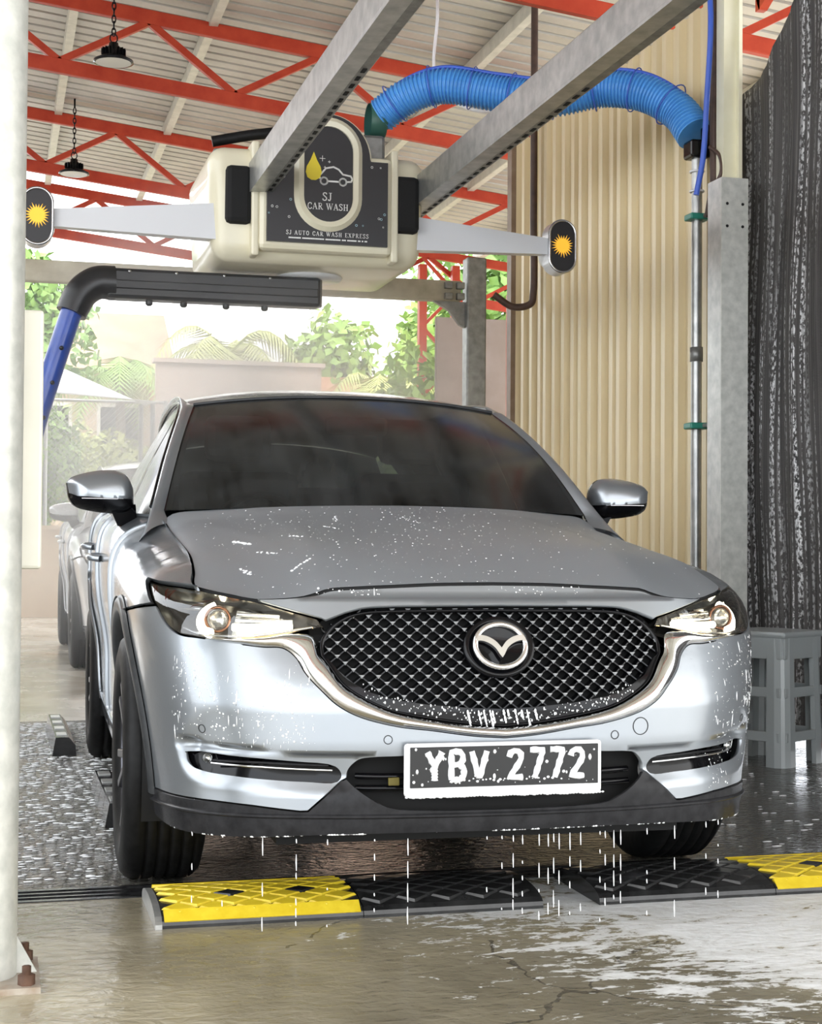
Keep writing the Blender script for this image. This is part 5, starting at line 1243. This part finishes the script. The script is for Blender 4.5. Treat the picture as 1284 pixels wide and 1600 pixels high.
def palm(loc, h, n, L, label, mk='leaf3', droop=1.0, seed=1):
    t = empty('palm_tree', loc); tag(t, label, 'palm tree', 'palms behind the wash bay'); g = random.Random(seed)
    s = MB(); s.tube([(0, 0, 0), (.08, 0, h * .5), (0, 0, h)], [.13, .10, .08], 10); s.build('trunk', M['bark'], t)
    for k in range(n):
        a = 2*PI*k/n + g.uniform(-.25, .25); up = g.uniform(.5, 1.3); m = MB(); pts = []
        for i in range(9):
            u = i / 8; r = L * u; z = h + L * (up * u - droop * (.55 + .5 * up) * u * u * 1.3); pts.append(Vector((math.cos(a) * r * .8, math.sin(a) * r * .8, z)))
        m.tube(pts, [.022 * (1 - .8 * i / 8) for i in range(9)], 5)
        side = Vector((-math.sin(a), math.cos(a), 0))
        for i in range(1, 28):
            u = i / 28; k0 = u * 8; i0 = min(int(k0), 7); p = pts[i0].lerp(pts[i0 + 1], k0 - i0); l = L * .34 * math.sin(PI * min(u * .9 + .1, 1)) + .06
            fwd = (pts[min(i0 + 1, 8)] - pts[i0]).normalized()
            for sg in (1, -1):
                e = p + side * sg * l * .8 + fwd * l * .45 - Vector((0, 0, l * .35)); w = fwd * .026
                m.add([p - w, p + w, e], [(0, 1, 2)])
        m.build('frond', M[mk], t, recalc=False)
palm((2.5, 22.6, 0), 4.1, 13, 1.9, 'pale green palm behind the black spray arm, upper left', 'leaf3', 1.0, 2)
palm((.9, 25.0, 0), 3.9, 11, 1.7, 'green palm left of centre beside the far building', 'leaf', 1.0, 3)
palm((5.2, 22.5, 0), 3.5, 12, 1.8, 'pale drooping palm behind the middle of the car roof', 'leaf3', 1.1, 4)
palm((4.95, 20.8, 0), 2.5, 11, 1.4, 'low palm just above the centre of the car roof', 'leaf3', 1.2, 5)
# low wall, fence, buildings, tarpaulin roof
wl_ = MB(); wl_.box((-4.5, 17.8, .58), (11.0, .18, 1.16)); wl_.box((-4.5, 17.78, 1.19), (11.0, .26, .06)); tag(wl_.build('wall_back', mottled('pale_rendered_wall', (.58, .48, .38), (.68, .58, .47), 1.5, .8)), kind='structure')
cf = empty('chain_link_fence', (-.6, 17.95, 1.2)); tag(cf, 'wire chain link fence on the low wall in front of the shrubs', 'fence')
for x in (-3.2, -1.6, 0, 1.6):
    b = MB(); b.tube([(x, 0, 0), (x, 0, 1.75)], .03, 10); b.build('fence_post', M['galv'], cf)
b = MB(); b.tube([(-3.2, 0, 1.72), (1.6, 0, 1.72)], .02, 8); b.build('top_tube', M['galv'], cf)
b = MB()
for k in range(-24, 62):
    for s in (1, -1):
        x0 = -3.2 + k * .08; x1 = x0 + 1.7 * s
        z0, z1 = .02, 1.72; xa, xb = x0, x1
        if s < 0: xa, xb = x0 + 1.7 - 1.7, x0 - 1.7
        pts = [(xa, z0), (xb, z1)]
        lo, hi = -3.2, 1.6
        def clip(p, q):
            (x_, z_), (u_, w_) = p, q; t0, t1 = 0., 1.; dx = u_ - x_
            ta, tb_ = sorted(((lo - x_) / dx, (hi - x_) / dx)); t0, t1 = max(t0, ta), min(t1, tb_)
            return None if t0 >= t1 else ((x_ + dx * t0, z_ + (w_ - z_) * t0), (x_ + dx * t1, z_ + (w_ - z_) * t1))
        c = clip(*pts)
        if c: b.tube([(c[0][0], 0, c[0][1]), (c[1][0], 0, c[1][1])], .004, 3, caps=False)
tag(b.build('wire_mesh', M['galv'], cf, recalc=False), kind='stuff')
bd = empty('far_building', (-.4, 31, 0)); tag(bd, 'tan house with brown roof far behind the palms', 'building')
b = MB(); b.box((0, 0, 2.3), (4.8, 4, 4.6)); b.build('walls', mottled('tan_render', (.52, .40, .27), (.60, .48, .34), 1.0, .8), bd)
b = MB(); b.prism([(-2.6, 4.5), (2.6, 4.5), (0, 6.0)], -2.7, 2.7, lambda u, v, w: (w, u, v)); b.build('roof', mottled('brown_roof', (.34, .22, .14), (.44, .30, .20), 2, .7), bd)
for x in (-1.4, .2, 1.6):
    b = MB(); b.box((x, -2.02, 3.3), (.9, .06, 1.1)); w_ = b.build('window', mat('window_frame_white', (.75, .73, .68), .5), bd)
    b = MB(); b.box((x, -2.06, 3.3), (.76, .03, .95)); b.build('pane', M['gloss_black'], w_)
rb_ = empty('red_roof_shed', (5.4, 27, 0)); tag(rb_, 'low shed with faded orange roof behind the car roof', 'building')
b = MB(); b.box((0, 0, 1.85), (6.5, 3, 3.7)); b.build('walls', mottled('dusty_pink_render', (.50, .36, .29), (.58, .43, .35), 1.2, .8), rb_)
b = MB(); b.prism([(-1.9, 3.7), (1.9, 3.7), (1.9, 4.6), (-1.7, 4.15)], -3.6, 3.6, lambda u, v, w: (w, u, v)); b.build('roof', mottled('faded_orange_roof', (.58, .26, .14), (.68, .34, .2), 2, .7), rb_)
lw = MB(); lw.box((2.3, 19.9, 1.85), (2.5, .2, 3.7)); lw.box((2.3, 19.88, 3.72), (2.6, .3, .06)); tag(lw.build('pink_wall', mottled('pinkish_wall', (.50, .40, .34), (.57, .46, .40), 1.0, .8)), 'plain pinkish wall rising behind the left of the car roof', 'wall')
tp_ = empty('tarpaulin_shelter', (-.9, 15.6, 0)); tag(tp_, 'white tarpaulin lean-to roof sloping down towards the car roof at left', 'shelter')
tv_ = np.zeros((16, 10, 3))
for i, u in enumerate(np.linspace(0, 1, 16)):
    for j, w in enumerate(np.linspace(0, 1, 10)):
        tv_[i, j] = (-2.2 + 3.75 * u, 1.6 * w, (2.95 - .22 * u) * (1 - w) + (4.40 - 1.58 * u) * w - .05 * math.sin(PI * u) * math.sin(PI * w))
thicken(grid_surf('white_sheet', tv_, mat('white_tarpaulin', (.85, .87, .90), .45), tp_), .01)
for x, z in ((-2.15, 2.95), (1.5, 2.73)):
    for y_ in (.02, 1.58):
        b = MB(); b.tube([(x, y_, 0), (x, y_, z - .03 if y_ < 1 else (4.3 if x < 0 else 2.82))], .03, 10); b.build('support_pole', M['galv_dark'], tp_)
# ---------------------------------------------------------------- the silver car, its plate, suds and drips
car = empty('silver_suv', CAR_LOC, CAR_YAW); tag(car, 'silver suv with black mesh grille being washed, nose towards the camera', 'car')
build_car(car)
pt = empty('number_plate', (0, -.028, 0)); pt.parent = car
pz = .4665 - .035; pz = .432
b = MB(); b.box((-.008, .012, pz), (.515, .022, .132), bevel=.008); b.build('plate_surround', M['plate_white'], pt)
b = MB(); b.box((-.008, -.001, pz + .008), (.490, .006, .100), bevel=.001); b.build('plate_face', M['plate_black'], pt)
PLATE = {'Y': (.62, [[(.04, 1), (.31, .48), (.58, 1)], [(.31, .48), (.31, 0)]]), 'B': (.62, [[(.10, 0), (.10, 1), (.40, 1), (.52, .88), (.52, .64), (.40, .53), (.12, .53)], [(.40, .53), (.56, .40), (.56, .14), (.42, 0), (.10, 0)]]),
 'V': (.62, [[(.03, 1), (.31, 0), (.59, 1)]]), '2': (.60, [[(.06, .76), (.12, .94), (.30, 1), (.48, .93), (.52, .74), (.42, .52), (.07, .03), (.55, .03)]]), '7': (.56, [[(.04, 1), (.53, 1), (.22, 0)]]), ' ': (.34, [])}
hC, trk = .070, .20; tot = sum(PLATE[c][0] + trk for c in 'YBV 2772') * hC - trk * hC; xx = -.006 - tot / 2
for c in 'YBV 2772':
    ch = MB()
    for st_ in PLATE[c][1]:
        pts = even([(xx + px * hC, pz - .024 + q * hC) for px, q in st_], 14)
        ch.tube([(p[0], -.0045, p[1]) for p in pts], [.0080 + .0012 * math.sin(i * 2.1 + xx * 90) for i in range(14)], 8)
    xx += (PLATE[c][0] + trk) * hC
    if c != ' ': ch.build('plate_character', M['foam'], pt)
b = MB(); b.box((-.008, .035, pz + .01), (.20, .05, .08)); b.build('plate_bracket', M['dark'], pt)
# soap suds: flattened beads lying on the body
def ico():
    bm = bmesh.new(); bmesh.ops.create_icosphere(bm, subdivisions=1, radius=1); bm.verts.ensure_lookup_table()
    v = np.array([x.co[:] for x in bm.verts]); f = [tuple(y.index for y in x.verts) for x in bm.faces]; bm.free(); return v, f
ICO_V, ICO_F = ico()
def blob(mb, p, n, r, ax=(1, 1), flat=.4):
    n = np.array(n); x = np.cross([0, 0, 1], n); L = np.linalg.norm(x); x = x / L if L > 1e-3 else np.array([1., 0, 0]); y = np.cross(n, x)
    v = ICO_V * [r * ax[0], r * ax[1], r * flat]; mb.add(np.array(p) + v[:, :1] * x + v[:, 1:2] * y + v[:, 2:] * n, ICO_F, True)
g = np.random.default_rng(11); sd = MB()
def scatter(n, s0, s1, z0, z1, rmin, rmax, run=.15):
    """droplets of foam between the given bounds on the bumper, in loose clusters with short runs"""
    cl = [(g.uniform(s0, s1), g.uniform(z0, z1)) for _ in range(max(3, n // 22))]
    for i in range(n):
        c = cl[g.integers(len(cl))]; s = c[0] + g.normal() * .035; z = c[1] + g.normal() * .035
        if not (min(s0, s1) < s < max(s0, s1) and z0 < z < z1): continue
        q = np.array([[s, z]]); p = W(q)[0]; nn = Wn(q)[0]; r = rmin + (rmax - rmin) * g.random() ** 3
        a = (1, 1) if g.random() > run else (.55, g.uniform(2.5, 7)); blob(sd, p, nn, r, a)
scatter(520, -.92, -.48, .47, .72, .0008, .0038, .25); scatter(420, .62, .95, .34, .74, .0008, .0036, .2)
scatter(140, -.50, -.28, .845, .88, .001, .004, .1); scatter(120, -.28, .25, .85, .885, .0008, .003, .1); scatter(120, -.9, -.45, .26, .33, .001, .004, .5); scatter(60, .3, .9, .26, .33, .001, .004, .5)
# rim of suds along the bottom of the lip and on the grille frame
for s in np.linspace(-1.05, 1.05, 300):
    z = float(np.interp(abs(s), [0, .27, .48, .646, .85, 1.02, 1.26], [.268, .268, .264, .254, .246, .244, .252])) + .003
    q = np.array([[s, z]])
    if math.sin(s * 9) + .8 * math.sin(s * 31 + 1) + .7 * g.normal() > .25: blob(sd, W(q)[0] + Wn(q)[0] * .003, Wn(q)[0], g.uniform(.001, .0042), (1.7, .8))
for s in np.linspace(-.36, .36, 200):
    z = float(np.interp(abs(s), [0, .08, .188, .29, .355, .415], [.532, .538, .553, .574, .602, .64])) + g.uniform(.006, .038)
    q = np.array([[s, z]]); blob(sd, W(q)[0] + [0, .010, 0], Wn(q)[0], g.uniform(.0008, .0028), (1, g.uniform(.7, 2.2)))
for k in range(11):                                           # runs of foam over the lower frame
    s = -.09 + k * .017 + .004 * g.normal(); l_ = g.uniform(.15, .9)
    for t in np.linspace(0, l_, 10): q = np.array([[s + .012 * t, .572 - .05 * t]]); blob(sd, W(q)[0] + [0, .007, 0], Wn(q)[0], .0018 + .0022 * g.random(), (1, 1.6))
# flecks and smears on the hood and pillars, dropped onto the mesh by ray casting
hood_o = [o for o in car.children if o.name.split('.')[0] == 'hood'][0]
from mathutils.bvhtree import BVHTree
bv = BVHTree.FromPolygons([v.co for v in hood_o.data.vertices], [p.vertices for p in hood_o.data.polygons])
def on_hood(x, y):
    h = bv.ray_cast(Vector((x, y, 2)), Vector((0, 0, -1))); return h if h[0] is not None and h[1].z > .3 else (None, None, None, None)
for i in range(900):
    x = g.normal() * .35 - .15; y = g.uniform(.12, 1.35); h = on_hood(x, y)
    if h[0] is None: continue
    blob(sd, h[0], h[1], .0008 + .0022 * g.random() ** 3)
for (x, y, dx, dy, n, r) in ((-.60, .72, .03, -.10, 14, .007), (-.56, .50, .04, -.06, 8, .004), (-.45, .62, .02, -.05, 7, .004), (-.33, .78, .03, -.07, 8, .004), (-.50, .30, .05, .03, 8, .005), (-.62, .40, .02, -.05, 8, .005), (-.25, 1.02, -.02, -.12, 14, .003), (-.05, .95, .02, -.14, 14, .0025)):
    for t in np.linspace(0, 1, n):
        h = on_hood(x + dx * t + .004 * g.normal(), y + dy * t)
        if h[0] is not None: blob(sd, h[0], h[1], r * (.6 + .6 * g.random()), (1, 1))
# soap on the number plate
for i in range(60): blob(sd, (-.008 + g.uniform(-.24, .24), -.033, pz + .008 + g.uniform(-.045, .045)), (0, -1, 0), .001 + .004 * g.random() ** 3, (1, g.uniform(.8, 2)), .3)
for i in range(26): blob(sd, (-.15 + i * .0115 + .002 * g.normal(), -.034, pz - .026 + .004 * g.normal()), (0, -1, 0), .002 + .0022 * g.random(), (1.2, 1), .35)
for i in range(60): blob(sd, (-.26 + i * .0087, -.022, pz - .066), (0, -1, 0), .003 + .003 * g.random(), (1.4, .9), .6)
ss = sd.build('soap_suds', M['foam'], car, recalc=False); tag(ss, kind='stuff')
# falling drips below the bumper lip
dp_ = MB(); R2 = Matrix.Rotation(CAR_YAW, 3, 'Z')
for s, dens in [(-.86, .5), (-.74, .3), (-.62, .6), (-.53, .9), (-.45, .4), (-.33, .5), (-.245, 1.), (.03, .9), (.055, .9), (.10, .8), (.125, .9), (.14, .6), (.155, .6), (.185, .8), (.215, .6), (.27, .4), (.285, 1.), (.31, .7), (.33, .6), (.41, .5), (.50, .6), (.62, .3), (.68, .3), (-.04, .4), (.0, .5)]:
    q = np.array([[s, .262]]); p = W(q)[0]; z = .255; pw = R2 @ Vector(p) + Vector(CAR_LOC)
    while z > .03:
        l = g.uniform(.008, .05) if dens > .55 else g.uniform(.005, .02)
        dp_.tube([(pw.x, pw.y, z), (pw.x, pw.y, z - l * .5), (pw.x + .0006, pw.y, max(z - l, .004))], [.0008, .0019, .0011], 5, caps=False)
        z -= l + g.uniform(.004, .05) / dens
tag(dp_.build('falling_drips', M['foam'], None, recalc=False), 'white soapy drips falling from under the silver car bumper', 'water drips', kind='stuff')
# ---------------------------------------------------------------- the white car queueing behind
def copy_tree(o, parent=None, swap=None, skip=()):
    c = o.copy(); COL.objects.link(c); c.parent = parent
    if o.type == 'MESH' and swap:
        for i, s in enumerate(o.material_slots):
            if s.material in swap:
                c.material_slots[i].link = 'OBJECT'; c.material_slots[i].material = swap[s.material]
    for ch in list(o.children):
        if ch.name.split('.')[0] in skip: continue
        copy_tree(ch, c, swap, skip)
    return c
M['lamp_off'] = mat('unlit_lamp', (.7, .7, .68), .3)
car2 = copy_tree(car, None, {M['paint']: M['paint_white'], M['paint_soapy']: M['paint_white'], M['led']: M['lamp_off'], M['warm_led']: M['lamp_off']}, ('soap_suds', 'number_plate'))
car2.name = 'white_suv'; car2.location = (.30, 8.0, 0); car2.rotation_euler = (0, 0, -.01); car2.scale = (1.07, 1.07, 1.07)
tag(car2, 'white suv waiting in the mist behind the silver car', 'car')
# ---------------------------------------------------------------- white flecks painting splashes and sky glare on the bay floor
sp = MB(); g = np.random.default_rng(5)
for i in range(5200):
    x = g.uniform(-1.75, -.72) if i % 9 else g.uniform(1.0, 2.0); y = g.uniform(.95, 5.1) ** 1.0
    if g.random() > .35 + .65 * (y - .9) / 4.2: continue
    L = g.uniform(.004, .022); blob(sp, (x, y, .001), (0, .05, 1), L, (1, g.uniform(.16, .4)), .10)
tag(sp.build('splash_glare_flecks', M['foam'], None, recalc=False), 'small white flecks for splashes and painted sky glare on the wet bay floor beside the car', 'water splash', kind='stuff')
# ---------------------------------------------------------------- drifting spray
def mist(name, c, size, dens, label, soft=1.0, seed=0.):
    m = bpy.data.materials.new(name); m.use_nodes = True; nt = m.node_tree; nt.nodes.clear()
    out = nd(m, 'ShaderNodeOutputMaterial'); vol = nd(m, 'ShaderNodeVolumeScatter'); vol.inputs['Color'].default_value = (.97, .98, 1, 1); vol.inputs['Anisotropy'].default_value = .45
    tc = nd(m, 'ShaderNodeTexCoord')
    # fade to nothing at the rim of the box, broken up by noise
    gm = nd(m, 'ShaderNodeVectorMath', operation='MULTIPLY_ADD'); gm.inputs[1].default_value = (2 / size[0], 2 / size[1], 2 / size[2]); lk(m, tc.outputs['Object'], gm.inputs[0])
    ln = nd(m, 'ShaderNodeVectorMath', operation='LENGTH'); lk(m, gm.outputs[0], ln.inputs[0])
    fall = nd(m, 'ShaderNodeMapRange', interpolation_type='SMOOTHSTEP'); fall.inputs['From Min'].default_value = 1.0; fall.inputs['From Max'].default_value = .15; lk(m, ln.outputs['Value'], fall.inputs['Value'])
    mp_ = nd(m, 'ShaderNodeMapping'); mp_.inputs['Location'].default_value = (seed, seed, 0); lk(m, tc.outputs['Object'], mp_.inputs['Vector'])
    n = noise(m, mp_.outputs['Vector'], 1.3, 3, .5); n2 = mathn(m, 'MULTIPLY', mathn(m, 'SUBTRACT', n, .22, True), 2.4)
    lk(m, mathn(m, 'MULTIPLY', mathn(m, 'MULTIPLY', fall.outputs[0], n2), dens), vol.inputs['Density']); lk(m, vol.outputs[0], out.inputs['Volume'])
    bm = bmesh.new(); bmesh.ops.create_icosphere(bm, subdivisions=3, radius=.5); bmesh.ops.scale(bm, vec=size, verts=bm.verts); me = bpy.data.meshes.new(name); bm.to_mesh(me); bm.free()
    o = link_mesh(name, me, m); o.location = c; tag(o, label, 'mist', kind='stuff'); return o
mist('spray_mist', (.15, 6.1, 1.75), (3.6, 2.8, 3.3), 1.9, 'white spray mist hanging behind the silver car')
mist('side_mist', (-1.0, 4.4, 1.0), (1.3, 4.0, 2.0), .20, 'thin white mist along the left flank of the silver car', seed=3.)
scene.cycles.volume_step_rate = 4.0; scene.cycles.volume_max_steps = 64; scene.cycles.volume_bounces = 2
